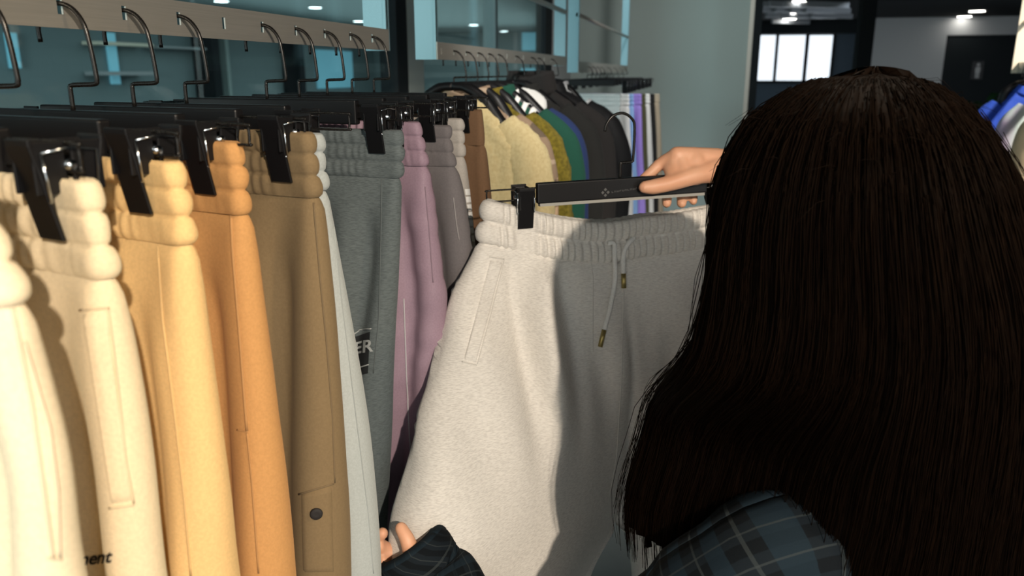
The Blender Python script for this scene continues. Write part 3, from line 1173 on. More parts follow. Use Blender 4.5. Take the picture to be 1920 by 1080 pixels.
hclipx = -hx(979, 400)[0]
P_held = Pants(held, held_zt, 0.98, left_f, right_f, held_thick, band=0.064, rows=2, xc=xc_f, crotch=held_zt - cz, inl=inl_f, inr=inr_f, clips=(hclipx, hclipx), fold=held_fold, seed=21, n=110, m=12,
               dz=0.005, sag=None, mat=FLEECE['heather'], gather=0.0030, bulge=0.0095, nband=300,
               warp=lambda p: Vector((p.x, p.y + held_pull(p.x, p.z), p.z + held_sag(p.x) * (1 - sstep(held_zt - 0.05, held_zt - 0.45, p.z)))))
hh = trouser_hanger(HCEN, 0, 'black trouser hanger gripped by the customer with small grey logo', None, 1, (hclipx, hclipx), rot=(0, HTILT, HYAW))
# its hook stands free, turned side-on to the picture
for ch in hh.children:
    if ch.name.startswith('hook'):
        hk_me = MB()
        hk_me.tube(smooth_path([(-0.006, 0, -0.034), (-0.006, 0, -0.014), (-0.005, 0, -0.011), (-0.002, 0, -0.0105), (0.010, 0, -0.010), (0.0135, 0, -0.009), (0.0145, 0, -0.005), (0.016, 0, 0.038), (0.012, 0, 0.052), (-0.002, 0, 0.061), (-0.018, 0, 0.058), (-0.028, 0, 0.047), (-0.031, 0, 0.036)], 5), 0.0021, 8)
        ch.data = hk_me.mesh('hook_free')
        ch.data.materials.append(BLACKW)
        ch.data.polygons.foreach_set('use_smooth', [True] * len(ch.data.polygons))
MB().box((-BARH + 0.004, -0.0048, -0.0665), (BARH - 0.004, 0.0048, -0.0622)).build('bar_strip', plain('grey_rubber', (0.34, 0.33, 0.30), 0.6), hh)['label'] = 'pale strip along the bar underside'
# drawstrings, pocket welt, centre seam
CORD = fabric('drawcord', (0.86, 0.85, 0.82))
BRASS = plain('brass_tip', (0.45, 0.36, 0.14), 0.4, metal=0.8)


def cord(P, pts, tip, mat=CORD):
    path = []
    for (u, v) in pts:
        h = P.hit(u, v) or P.hit(u, v, True)
        hb = P.hit(u, v, True)
        q = h
        if hb and h and (P.M @ hb[0] - CO).length < (P.M @ h[0] - CO).length: q = hb
        if q is None: q = hb
        path.append(q[0] + q[1] * 0.0035)
    m_ = MB()
    m_.tube(smooth_path(path, 5), 0.0036, 8)
    o = m_.build('drawstring', mat, P.root, smooth=True)
    e = path[-1]
    h = P.hit(*tip)
    m2 = MB()
    m2.tube([e, e.lerp(h[0] + h[1] * 0.004, 0.5), h[0] + h[1] * 0.004], 0.0038, 8)
    t = m2.build('cord_tip', BRASS, o, smooth=True)
    t['label'] = 'brass cord tip'
    return o


cord(P_held, [(1140, 452), (1150, 458), (1154, 480), (1151, 525), (1142, 575), (1132, 618)], (1124, 650))
cord(P_held, [(1190, 448), (1176, 456), (1169, 475), (1167, 512)], (1167, 540))
HS = SEAM['heather']
P_held.patch('pocket_welt', [(919, 484), (943, 488), (893, 683), (868, 677)], FLEECE['heather'], lift=0.0038, edge=0.003, label='slanted pocket welt')
P_held.line('seam', [(917, 482), (945, 486)], 0.0009, HS)
P_held.line('seam', [(866, 678), (894, 685)], 0.0010, HS)
P_held.line('seam', [(945, 488), (920, 590), (895, 683)], 0.0008, HS)
P_held.line('seam', [(1170, 492), (1168, 600), (1165, 720), (1156, 860), (1142, 935)], 0.0010, HS, label='centre front seam')
P_held.line('seam', [(1046, 520), (1048, 492), (1085, 489), (1108, 492), (1112, 520), (1112, 660)], 0.0007, HS)
# printed logo on the held hanger bar
hm = MB()
lc = Vector((hx(1131, 359)[0], -0.0058, hx(1131, 359)[1]))
for k in range(4):
    a = k * math.pi / 2
    cx_, cz_ = lc.x + 0.0042 * math.cos(a), lc.z + 0.0042 * math.sin(a)
    hm.add([(cx_ + 0.0026 * math.cos(a + j * math.pi / 2), -0.00585, cz_ + 0.0026 * math.sin(a + j * math.pi / 2)) for j in range(4)], [(0, 1, 2, 3)])
for k in range(11):
    x_ = lc.x + 0.010 + k * 0.0042
    z_ = lc.z + 0.0003 * k
    hm.box((x_, -0.0059, z_ - 0.0012), (x_ + 0.0006, -0.0056, z_ + 0.0012))
    hm.box((x_, -0.0059, z_ + (0.0007 if k % 2 else -0.0012)), (x_ + 0.0026, -0.0056, z_ + (0.0012 if k % 2 else -0.0007)))
    if k % 3: hm.box((x_ + 0.0021, -0.0059, z_ - 0.0012), (x_ + 0.0027, -0.0056, z_ + 0.0012))
lg = hm.build('printed_logo', LOGOM, hh)
lg['label'] = 'small grey diamond logo and word'

# ------------------------------------------------------------------ seams, pockets, prints on the rack trousers
P_cream1.patch('pocket_welt', [(153, 584), (203, 580), (250, 944), (208, 951)], FLEECE['cream'], lift=0.0022)
P_cream1.line('seam', [(150, 582), (205, 577)], 0.0009, SEAM['cream'])
P_cream1.line('seam', [(205, 953), (252, 946)], 0.0011, SEAM['cream'])
P_cream1.line('seam', [(203, 580), (222, 730), (236, 860), (251, 944)], 0.0008, SEAM['cream'])
P_cream1.text('lettering', 'ment', (140, 1060), (1, -0.10), (0, -1), 33, BLACKP, shear=0.25, bold=0.025, label='black slanted lettering')
P_cream0.line('seam', [(20, 560), (60, 760), (84, 930), (100, 1048)], 0.0010, SEAM['ivory'])
P_cream0.line('seam', [(88, 1046), (116, 1050)], 0.0010, SEAM['ivory'])
P_cream0.line('seam', [(45, 640), (92, 800), (108, 920), (112, 1046)], 0.0010, SEAM['ivory'])
P_yellow.line('seam', [(293, 420), (305, 600), (330, 800), (345, 930), (358, 1080)], 0.0010, SEAM['yellow'])
P_camel.line('seam', [(432, 380), (436, 470), (450, 640), (463, 808)], 0.0014, SEAM['camel'])
P_camel.line('seam', [(445, 806), (465, 810)], 0.0009, SEAM['camel'])
P_camel.line('seam', [(463, 812), (472, 900), (485, 1075)], 0.0009, SEAM['camel'])
P_khaki.line('seam', [(588, 380), (600, 520), (612, 640), (623, 780), (628, 905)], 0.0009, SEAM['khaki'])
P_khaki.patch('pocket_flap', [(562, 926), (624, 908), (629, 1075), (566, 1075)], FLEECE['khaki'], lift=0.0022, label='pocket flap with black snap')
P_khaki.line('seam', [(560, 927), (626, 907)], 0.0010, SEAM['khaki'])
h = P_khaki.hit(593, 961)
if h:
    q = h[1].to_track_quat('Z', 'Y').to_matrix()
    m_ = MB()
    m_.loft([[h[0] + q @ Vector((r_ * math.cos(a), r_ * math.sin(a), z_)) for a in [j * math.pi / 10 for j in range(20)]] for r_, z_ in ((0.0062, 0.001), (0.0062, 0.0035), (0.0052, 0.0045), (0.002, 0.0040))])
    sb_ = m_.build('snap_button', BLACKP, P_khaki.root, smooth=True)
    sb_['label'] = 'round black snap button'
P_pale.line('seam', [(622, 380), (640, 560), (665, 760), (690, 960), (700, 1075)], 0.0008, SEAM['pale'])
P_mel.line('seam', [(716, 320), (714, 450), (710, 600), (700, 700)], 0.0009, SEAM['melange'])
EMB = plain('emblem_black', (0.012, 0.014, 0.016), 0.85)
P_mel.patch('emblem', [(640, 640), (694, 622), (690, 700), (640, 712)], EMB, lift=0.0007, edge=-0.0004, label='dark round printed emblem')
P_mel.line('emblem_ring', [(655, 632), (675, 618), (697, 616)], 0.0009, GREYPR, lift=0.0012)
P_mel.line('emblem_ring', [(655, 700), (678, 688), (692, 683)], 0.0009, GREYPR, lift=0.0012)
P_mel.text('lettering', 'ER', (664, 664), (1, -0.18), (0.05, -1), 32, GREYPR, bold=0.02, lift=0.0016)
PIPE = plain('pale_piping', (0.48, 0.46, 0.48), 0.6)
P_lilac.line('piping', [(757, 560), (762, 700), (769, 830), (773, 900)], 0.0011, PIPE, lift=0.0005, label='thin pale side piping')
P_lilac.line('seam', [(797, 350), (806, 450), (812, 530)], 0.0010, SEAM['lilac'])
P_taupe.line('pocket_edge', [(850, 370), (856, 420), (861, 450)], 0.0010, plain('taupe_pale', (0.30, 0.28, 0.28), 0.8), lift=0.0005)
for j_ in range(8):
    u_, v_ = 869.5 + 1.85 * j_, 340 + 14.5 * j_
    w_ = 9.5 - 0.5 * j_
    P_stone.patch('printed_letter', [(u_, v_), (u_ + w_, v_ - 0.5), (u_ + w_ + 1.2, v_ + (11.5 if j_ % 2 else 9.5)), (u_ + (1.2 if j_ % 3 else 2.6), v_ + 11)], WHITEP, lift=0.0012, nu=3, nv=3, edge=-0.0006)

# ------------------------------------------------------------------ the customer, seen from behind
SKIN, nt_, b_ = new_mat('skin')
b_.inputs['Base Color'].default_value = (0.72, 0.43, 0.29, 1)
b_.inputs['Roughness'].default_value = 0.5
b_.inputs['Subsurface Weight'].default_value = 0.12
b_.inputs['Subsurface Radius'].default_value = (0.01, 0.004, 0.002)
tc_ = nt_.nodes.new('ShaderNodeTexCoord')
nz_ = nt_.nodes.new('ShaderNodeTexNoise'); nz_.inputs['Scale'].default_value = 30
nt_.links.new(tc_.outputs['Object'], nz_.inputs['Vector'])
rp_ = nt_.nodes.new('ShaderNodeValToRGB')
rp_.color_ramp.elements[0].color = (0.70, 0.33, 0.19, 1)
rp_.color_ramp.elements[1].color = (0.80, 0.46, 0.30, 1)
nt_.links.new(nz_.outputs['Fac'], rp_.inputs['Fac'])
nt_.links.new(rp_.outputs['Color'], b_.inputs['Base Color'])
HAIR, nt_, b_ = new_mat('dark_hair')
b_.inputs['Roughness'].default_value = 0.6
b_.inputs['Specular IOR Level'].default_value = 0.03
tc_ = nt_.nodes.new('ShaderNodeTexCoord')
mp_ = nt_.nodes.new('ShaderNodeMapping'); mp_.inputs['Scale'].default_value = (160, 160, 4)
nz_ = nt_.nodes.new('ShaderNodeTexNoise'); nz_.inputs['Scale'].default_value = 1.0; nz_.inputs['Detail'].default_value = 3
nt_.links.new(tc_.outputs['Object'], mp_.inputs['Vector']); nt_.links.new(mp_.outputs['Vector'], nz_.inputs['Vector'])
rp_ = nt_.nodes.new('ShaderNodeValToRGB')
rp_.color_ramp.elements[0].color = (0.0014, 0.0009, 0.0006, 1)
rp_.color_ramp.elements[1].color = (0.0080, 0.0036, 0.0016, 1)
nt_.links.new(nz_.outputs['Fac'], rp_.inputs['Fac']); nt_.links.new(rp_.outputs['Color'], b_.inputs['Base Color'])
PLAID = plaid('plaid_flannel', (0.009, 0.013, 0.017), (0.003, 0.0035, 0.004), (0.013, 0.025, 0.036), (0.040, 0.048, 0.050), (0.030, 0.034))
JEANS = fabric('dark_jeans', (0.03, 0.035, 0.05))
SHOE = plain('black_shoe', (0.02, 0.02, 0.02), 0.5)

FH = Vector((CF.x, CF.y, 0)).normalized()
face = Vector((-0.45, 0.89, 0)).normalized()
lft = Vector((-face.y, face.x, 0))
CH = at_depth(1640, 400, 0.70)
person = empty('person', (CH.x, CH.y, 0))
tag(person, 'person seen from behind with long dark hair and plaid shirt, holding up sweatpants', 'person')
bpy.context.view_layer.update()
PO = Vector((CH.x, CH.y, 0))


def capsule(m_, pts, radii, n=16, flat=1.0, up=None):
    """tapered limb with rounded ends"""
    pts = [Vector(p) - PO for p in pts]
    P, R_ = [], []
    t0 = (pts[1] - pts[0]).normalized()
    for a in (0.02, 0.35, 0.7):
        P.append(pts[0] - t0 * radii[0] * math.cos(a * math.pi / 2)); R_.append(radii[0] * math.sin(a * math.pi / 2) + 1e-4)
    mid = smooth_path(pts, 5)
    for i, p in enumerate(mid):
        q = i / 5
        k = min(int(q), len(radii) - 2)
        P.append(p); R_.append(radii[k] + (radii[k + 1] - radii[k]) * (q - k))
    t1 = (pts[-1] - pts[-2]).normalized()
    for a in (0.7, 0.35, 0.02):
        P.append(pts[-1] + t1 * radii[-1] * math.cos(a * math.pi / 2)); R_.append(radii[-1] * math.sin(a * math.pi / 2) + 1e-4)
    m_.tube(P, R_, n, True, flat, up)


def HP(u, v, off):
    return on_plane(u, v, HCEN + HN * off, HN)


def ball(m_, c, ex, ey, ez, n=20):
    c = Vector(c) - PO
    rings = []
    for i in range(n + 1):
        a = math.pi * (0.001 + 0.998 * i / n)
        rings.append([c + ez * math.cos(a) + (ex * math.cos(b) + ey * math.sin(b)) * math.sin(a) for b in [2 * math.pi * k / (n * 2) for k in range(n * 2)]])
    m_.loft(rings)


body = MB()
up = Vector((0, 0, 1))
hc = CH + Vector((0, 0, -0.005)) + face * 0.01
ball(body, hc - up * 0.005, face * 0.086, lft * 0.071, up * 0.092)
ball(body, hc + face * 0.02 - up * 0.035, face * 0.07, lft * 0.058, up * 0.085)
capsule(body, [hc + face * 0.085 + up * 0.015, hc + face * 0.103 - up * 0.02], [0.007, 0.012], 10)          # nose
capsule(body, [hc + face * 0.086 - up * 0.055 + lft * 0.018, hc + face * 0.092 - up * 0.056, hc + face * 0.086 - up * 0.055 - lft * 0.018], [0.004, 0.008, 0.004], 10)   # lips
for sd in (1, -1):
    capsule(body, [hc + lft * 0.076 * sd + up * 0.02, hc + lft * 0.080 * sd - up * 0.02], [0.013, 0.009], 10)    # ears
LS = at_depth(1425, 1065, 0.76)
RS = LS - lft * 0.33 + FH * 0.05 - up * 0.02
neckb = (LS + RS) * 0.5 + up * 0.065
capsule(body, [CH - up * 0.08 - face * 0.01, neckb, neckb - up * 0.05], [0.052, 0.05, 0.06])
capsule(body, [LS, neckb - up * 0.06, RS], [0.042, 0.06, 0.042])
for sd in (1, -1):
    capsule(body, [neckb - up * 0.08 + lft * 0.07 * sd, neckb - up * 0.25 + lft * 0.075 * sd, neckb - up * 0.45 + lft * 0.06 * sd, neckb - up * 0.62 + lft * 0.075 * sd], [0.085, 0.095, 0.085, 0.095])
    hip = neckb - up * 0.64 + lft * 0.085 * sd
    kn = Vector((hip.x, hip.y, 0.48)) + face * 0.02
    an = Vector((hip.x, hip.y, 0.09)) - face * 0.02
    capsule(body, [hip, kn, an], [0.085, 0.055, 0.038])
    capsule(body, [an - up * 0.04 - face * 0.03, an - up * 0.05 + face * 0.14], [0.035, 0.03])
# right arm and hand (on the hanger bar)
RW = HP(1392, 306, 0.012)
RE = (RS + RW) * 0.5 + Vector((0.05, -0.02, -0.10))
capsule(body, [RS, RE, RW], [0.045, 0.038, 0.026])
hand = body


def mcp(u, v, o):
    return HP(u, v, o)


fing = {
    'index': ([(1269, 291, 0.002), (1240, 306, 0.0165), (1219, 325, 0.0165), (1207, 334, 0.0145)], [0.0118, 0.0098, 0.0086, 0.0074]),
    'middle': ([(1279, 291, 0.020), (1262, 314, 0.037), (1252, 352, 0.034), (1250, 381, 0.0175)], [0.0120, 0.0100, 0.0090, 0.0078]),
    'ring': ([(1293, 293, 0.036), (1285, 318, 0.047), (1279, 356, 0.036), (1278, 381, 0.0175)], [0.0115, 0.0095, 0.0088, 0.0080]),
    'little': ([(1310, 299, 0.048), (1304, 322, 0.052), (1301, 354, 0.036), (1300, 377, 0.0175)], [0.0105, 0.0083, 0.0076, 0.0068]),
    'thumb': ([(1330, 322, -0.016), (1298, 330, -0.0215), (1258, 343, -0.0195), (1226, 350, -0.0165), (1209, 351, -0.0145)], [0.0155, 0.0145, 0.0122, 0.0116, 0.0096]),
}
for k, (pts, rad) in fing.items():
    capsule(body, [HP(*p) for p in pts], rad, 12)
for k, (a, b, c) in {'index': ((1385, 303, 0.0), 0.018, 0.0135), 'middle': ((1388, 305, 0.012), 0.019, 0.0135), 'ring': ((1388, 308, 0.022), 0.018, 0.0125), 'little': ((1388, 312, 0.030), 0.016, 0.0115)}.items():
    e = HP(*fing[k][0][0])
    s0 = HP(*a)
    capsule(body, [s0, s0.lerp(e, 0.5), e], [b, (b + c) / 2 + 0.001, c], 12)
capsule(body, [HP(1375, 312, -0.002), HP(1345, 318, -0.010), HP(1312, 326, -0.017)], [0.021, 0.020, 0.0155], 12)
for pts_, rd_ in (([(1262, 300, 0.004), (1268, 328, -0.012)], [0.0105, 0.0105]), ([(1276, 300, 0.000), (1282, 326, -0.014)], [0.014, 0.014]), ([(1302, 304, -0.004), (1304, 328, -0.014)], [0.017, 0.016]),
                  ([(1335, 304, 0.002), (1335, 322, -0.010)], [0.019, 0.018]), ([(1252, 312, 0.006), (1258, 332, -0.014)], [0.008, 0.0085])):
    capsule(body, [HP(*p) for p in pts_], rd_, 12)          # web between thumb and index
# left arm and hand (pinching the trouser leg)
pe = P_held.hit(760, 990)
pe = (P_held.M @ pe[0]) if pe else at_depth(740, 1000, 1.0)
DL = (pe - CO).dot(CF)
LD = lambda u, v, o: at_depth(u, v, DL + o)
LE = at_depth(1000, 1400, 0.87)
LW = LD(792, 1075, 0.0)
capsule(body, [LS, LE, LW], [0.045, 0.038, 0.025])
print('LS', LS, 'LE', LE, 'LW', LW, 'arm', (LS - LE).length, (LE - LW).length, 'R', (RS - RE).length, (RE - RW).length, 'DL', DL)
for pts, rad in (([(775, 1050, -0.022), (765, 1015, -0.026), (752, 990, -0.022)], [0.0115, 0.0098, 0.0080]),          # thumb in front
                 ([(770, 1055, 0.012), (716, 1026, 0.004), (704, 1012, 0.002), (717, 1000, -0.006)], [0.0115, 0.0098, 0.0090, 0.0078]),   # index behind the cloth
                 ([(772, 1070, 0.016), (708, 1046, 0.006), (697, 1034, 0.004), (712, 1026, -0.004)], [0.0115, 0.0098, 0.0090, 0.0078]),
                 ([(776, 1082, 0.016), (716, 1064, 0.006), (700, 1052, 0.004), (718, 1050, -0.004)], [0.0110, 0.0092, 0.0086, 0.0074]),
                 ([(780, 1092, 0.016), (722, 1082, 0.006), (708, 1074, 0.004), (724, 1072, -0.004)], [0.0100, 0.0082, 0.0076, 0.0068]),
                 ([(792, 1075, 0.0), (772, 1052, 0.002)], [0.022, 0.018]), ([(792, 1080, 0.0), (775, 1080, 0.008)], [0.022, 0.018]),
                 ([(788, 1072, -0.006), (774, 1048, -0.016)], [0.018, 0.013])):
    capsule(body, [LD(*p) for p in pts], rad, 12)
bo = body.build('body', SKIN, person, smooth=True)
rm = bo.modifiers.new('remesh', 'REMESH')
rm.mode = 'VOXEL'; rm.voxel_size = 0.0026; rm.use_smooth_shade = True
sm = bo.modifiers.new('smooth', 'SMOOTH'); sm.factor = 0.5; sm.iterations = 5
dg = bpy.context.evaluated_depsgraph_get()
nm = bpy.data.meshes.new_from_object(bo.evaluated_get(dg))
bo.modifiers.clear()
bo.data = nm
if not nm.materials: nm.materials.append(SKIN)
nm.polygons.foreach_set('use_smooth', [True] * len(nm.polygons))
# thumb nail on the right hand, eyes
EYE = plain('eye_white', (0.8, 0.8, 0.78), 0.2)
for sd in (1, -1):
    m_ = MB(); ball(m_, hc + face * 0.083 + lft * 0.031 * sd + up * 0.02, face * 0.008, lft * 0.011, up * 0.008, 8)
    m_.build('eye', EYE, person, smooth=True)


def cloth_tube(rings_c, mat_name='x'):
    """rings_c: (centre, ax, ay, ra, rb); returns verts, faces, uvs"""
    n = 40
    V, F_, UV = [], [], []
    ln = 0.0
    for i, (c, ax, ay, ra, rb) in enumerate(rings_c):
        if i: ln += (Vector(c) - Vector(rings_c[i - 1][0])).length
        for k in range(n + 1):
            a = 2 * math.pi * k / n
            wv = 1 + 0.05 * mnoise.noise(Vector((math.cos(a) * 2, math.sin(a) * 2, ln * 22))) + 0.03 * math.sin(ln * 90 + 3 * math.cos(a))
            V.append(Vector(c) - PO + ax * (ra * wv * math.cos(a)) + ay * (rb * wv * math.sin(a)))
            UV.append((a * (ra + rb) / 2 if i == -1 else a * 0.06, ln))
    for i in range(len(rings_c) - 1):
        for k in range(n):
            a = i * (n + 1) + k
            F_.append((a, a + 1, a + n + 2, a + n + 1))
    return V, F_, UV


def path_rings(pts, radii, steps=7, upv=Vector((0, 0, 1))):
    mid = smooth_path(pts, steps)
    out = []
    for i, p in enumerate(mid):
        t = (mid[min(i + 1, len(mid) - 1)] - mid[max(i - 1, 0)]).normalized()
        ax = (upv - t * upv.dot(t)).normalized()
        ay = t.cross(ax)
        q = i / steps
        k = min(int(q), len(radii) - 2)
        r = radii[k] + (radii[k + 1] - radii[k]) * (q - k)
        out.append((p, ax, ay, r, r))
    return out


def cloth_obj(name, tubes, mat, solid=0.003):
    V, F_, UV = [], [], []
    for t in tubes:
        v, f, uv = cloth_tube(t)
        o = len(V)
        V += v; UV += uv
        F_ += [tuple(i + o for i in q) for q in f]
    me = bpy.data.meshes.new(name)
    me.from_pydata([tuple(p) for p in V], [], F_)
    ul = me.uv_layers.new(name='UVMap')
    for lp in me.loops:
        ul.data[lp.index].uv = UV[lp.vertex_index]
    o = link_mesh(name, me, mat, person)
    md = o.modifiers.new('solid', 'SOLIDIFY'); md.thickness = solid; md.offset = 0
    return o


def torso_rings(levels):
    return [(neckb + up * dz + face * fs, lft, face, w_, d_) for dz, w_, d_, fs in levels]


tor = torso_rings([(0.03, 0.064, 0.062, -0.005), (0.0, 0.072, 0.068, -0.005), (-0.025, 0.105, 0.078, -0.01), (-0.05, 0.15, 0.088, -0.012), (-0.075, 0.185, 0.098, -0.012), (-0.11, 0.20, 0.108, -0.01),
                   (-0.2, 0.195, 0.12, 0.0), (-0.32, 0.185, 0.122, 0.0), (-0.45, 0.18, 0.12, 0.0), (-0.58, 0.19, 0.13, 0.0), (-0.70, 0.20, 0.135, 0.0)])
LC0 = LD(772, 1034, -0.004)
LC1 = LD(826, 1115, -0.004)
rc0, rc1 = HP(1356, 346, 0.004), HP(1440, 372, 0.0)
shirt = cloth_obj('plaid_shirt', [tor,
                                  path_rings([LS - lft * 0.06 + up * 0.012, LS + up * 0.002, LS.lerp(LE, 0.5), LE, LC1, LC0, LC0 + (LC0 - LC1) * 0.15], [0.062, 0.062, 0.062, 0.060, 0.056, 0.048, 0.034]),
                                  path_rings([RS + lft * 0.06 + up * 0.012, RS, RS.lerp(RE, 0.5), RE, rc1, rc0], [0.062, 0.062, 0.060, 0.057, 0.052, 0.044])], PLAID)
jeans = []
for sd in (1, -1):
    hip = neckb - up * 0.62 + lft * 0.085 * sd
    jeans.append(path_rings([hip, Vector((hip.x, hip.y, 0.48)) + face * 0.02, Vector((hip.x, hip.y, 0.08)) - face * 0.02], [0.105, 0.08, 0.075], 8, face))
cloth_obj('jeans', jeans, JEANS)
for sd in (1, -1):
    hip = neckb + lft * 0.085 * sd
    f0 = Vector((hip.x, hip.y, 0.0)) - PO
    m_ = MB()
    rings = []
    for t, w_, h_ in ((-0.075, 0.02, 0.05), (-0.065, 0.038, 0.085), (-0.02, 0.043, 0.095), (0.05, 0.046, 0.085), (0.11, 0.050, 0.062), (0.16, 0.044, 0.05), (0.185, 0.02, 0.035)):
        rings.append([f0 + face * t + lft * (w_ * math.cos(a)) + up * max(0.002, h_ * (0.5 + 0.5 * math.sin(a))) for a in [2 * math.pi * k / 16 for k in range(16)]])
    m_.loft(rings)
    m_.build('shoe', SHOE, person, smooth=True)

# hair: outline of the mass in the picture gives its width at each height
HPL = CO + FH * 0.70
HL = [(1640, 137), (1560, 144), (1500, 162), (1440, 202), (1402, 248), (1370, 312), (1350, 380), (1342, 450), (1334, 560), (1318, 640), (1292, 710), (1268, 775), (1254, 835), (1246, 880), (1226, 940), (1206, 1005), (1200, 1060)]
HR = [(1640, 137), (1700, 143), (1740, 155), (1790, 188), (1830, 242), (1862, 312), (1890, 382), (1918, 450), (1945, 530), (1970, 640), (1985, 760), (1990, 900), (1985, 1080), (1975, 1300)]


def hp(u, v):
    p = on_plane(u, v, HPL, FH)
    return (p - HPL).dot(CR), p.z


hl = sorted([(hp(u, v)[1], hp(u, v)[0]) for u, v in HL] + [(HC - 0.75, hp(1250, 1080)[0])])
hr = sorted([(hp(u, v)[1], hp(u, v)[0]) for u, v in HR] + [(HC - 0.75, hp(1960, 1300)[0])])
ztop = hp(1640, 137)[1]
LF = lambda z: float(np.interp(z, [q[0] for q in hl], [q[1] for q in hl]))
RF = lambda z: float(np.interp(z, [q[0] for q in hr], [q[1] for q in hr]))


def hair_pt(phi, z, off=0.0):
    """phi: pi = left edge, 1.5 pi = nearest the camera, 2 pi = right edge"""
    l, r_ = LF(z), RF(z)
    c, w_ = (l + r_) / 2, (r_ - l) / 2 + off
    hd = ztop - z
    dome = math.sqrt(max(0.0, 1 - (1 - min(hd, 0.115) / 0.115) ** 2))
    back = (0.105 * dome) * (1 - 0.12 * sstep(0.20, 0.45, hd)) + off
    fwd = (0.10 * dome) * (1 - 0.2 * sstep(0.2, 0.45, hd)) + off
    # towards the left, low down, the hair falls in front of the shoulder
    s_ = math.sin(phi)
    d = (back if s_ < 0 else fwd) * s_
    lowl = sstep(0.24, 0.36, hd) * sstep(-0.05, -0.75, math.cos(phi))
    d += 0.09 * lowl
    clump = 0.0016 * math.sin(phi * 47 + 3 * mnoise.noise(Vector((phi * 3, z * 5, 1.0)))) + 0.006 * mnoise.noise(Vector((phi * 6, z * 4, 7.0)))
    w2 = w_ + clump * min(1, hd / 0.05)
    return HPL + CR * (c + w2 * math.cos(phi)) + FH * (d + (clump * s_)) + Vector((0, 0, z - HPL.z))


V, F_ = [], []
PH0, PH1, NP_ = math.radians(132), math.radians(408), 120
zl = [ztop - 0.66 * (i / 90) ** 1.6 for i in range(91)]
for z in zl:
    for k in range(NP_ + 1):
        V.append(hair_pt(PH0 + (PH1 - PH0) * k / NP_, z) - PO)
for i in range(len(zl) - 1):
    for k in range(NP_):
        phi = PH0 + (PH1 - PH0) * k / NP_
        lowlim = ztop - (0.495 + 0.16 * sstep(math.pi * 1.15, math.pi * 1.45, phi))
        lowlim += 0.006 + 0.012 * mnoise.noise(Vector((phi * 14, 3.0, 1.0)))
        if zl[i + 1] < lowlim: continue
        a = i * (NP_ + 1) + k
        F_.append((a, a + 1, a + NP_ + 2, a + NP_ + 1))
me = bpy.data.meshes.new('hair')
me.from_pydata([tuple(p) for p in V], [], F_)
bm = bmesh.new(); bm.from_mesh(me)
bmesh.ops.delete(bm, geom=[v for v in bm.verts if not v.link_faces], context='VERTS')
bmesh.ops.recalc_face_normals(bm, faces=bm.faces)
bm.to_mesh(me); bm.free()
hair = link_mesh('hair', me, HAIR, person)
hair['label'] = 'long straight dark brown hair'
md = hair.modifiers.new('solid', 'SOLIDIFY'); md.thickness = 0.006; md.offset = -1
rs = random.Random(3)
m_ = MB()
for i in range(2300):
    phi = rs.uniform(PH0 + 0.03, PH1 - 0.03)
    fly = rs.random() < 0.06
    z0 = ztop - 0.004 - (0.10 * rs.random() ** 2)
    lowlim = ztop - (0.495 + 0.16 * sstep(math.pi * 1.15, math.pi * 1.45, phi)) - rs.uniform(-0.05, 0.03)
    pts = []
    drift = rs.uniform(-0.10, 0.10)
    amp = rs.uniform(0.0005, 0.005) * (2.2 if fly else 1)
    fr = rs.uniform(6, 16)
    o0 = rs.random() * 9
    ns = 15
    zend = lowlim if rs.random() < 0.75 else rs.uniform(lowlim, ztop - 0.2)
    for k in range(ns + 1):
        t = k / ns
        z = z0 + (zend - z0) * t
        off = 0.001 + amp * (0.5 + 0.5 * math.sin(fr * t + o0)) + (0.010 * t if fly else 0)
        pts.append(hair_pt(phi + drift * t, z, off) - PO)
    r0 = rs.uniform(0.00035, 0.0007)
    m_.tube(pts, [r0 * (1 - 0.6 * (k / ns)) for k in range(ns + 1)], 3, False)
# short flyaways at the crown and the left side
for i in range(150):
    phi = rs.uniform(math.pi * 0.95, math.pi * 2.05)
    z = ztop - 0.10 * rs.random()
    p0 = hair_pt(phi, z) - PO
    c_ = (hair_pt(phi, z, 0.03) - hair_pt(phi, z)).normalized() + Vector((0, 0, 0.35))
    side = Vector((rs.uniform(-1, 1), rs.uniform(-1, 1), rs.uniform(-0.4, 0.3)))
    L_ = rs.uniform(0.01, 0.035)
    m_.tube([p0, p0 + c_ * L_ * 0.3 + side * L_ * 0.3, p0 + c_ * L_ * 0.35 + side * L_ * 0.9 - Vector((0, 0, L_ * 0.2))], [0.00022, 0.0002, 0.0001], 3, False)
me = bpy.data.meshes.new('hair_strands')
me.from_pydata(m_.v, [], m_.f)
st = link_mesh('hair_strands', me, HAIR, hair)
st['kind'] = 'stuff'

# ------------------------------------------------------------------ jackets on the second rail


def coat_hanger(c, yaw, label, group, w_, rail=2, rot=0.0):
    t = empty('coat_hanger', c)
    t.rotation_euler = (0, 0, -yaw)
    tag(t, label, 'hanger', group)
    hk = link_mesh('hook', HOOKS[rail], BLACKW, t)
    hk.rotation_euler = (0, 0, yaw + rot)
    for sd in (1, -1):
        m = MB()
        pts = [(0, 0, -0.030), (sd * 0.035, 0, -0.034), (sd * 0.075, 0, -0.060), (sd * w_ * 0.62, 0, -0.112), (sd * w_ * 0.78, 0, -0.150)]
        m.tube(smooth_path(pts, 5), [0.010] * 5 + [0.012] * 5 + [0.014] * 5 + [0.015] * 5 + [0.006], 10, True, 1.4)
        m.build('arm', BLACKM, t, smooth=True)
    return t


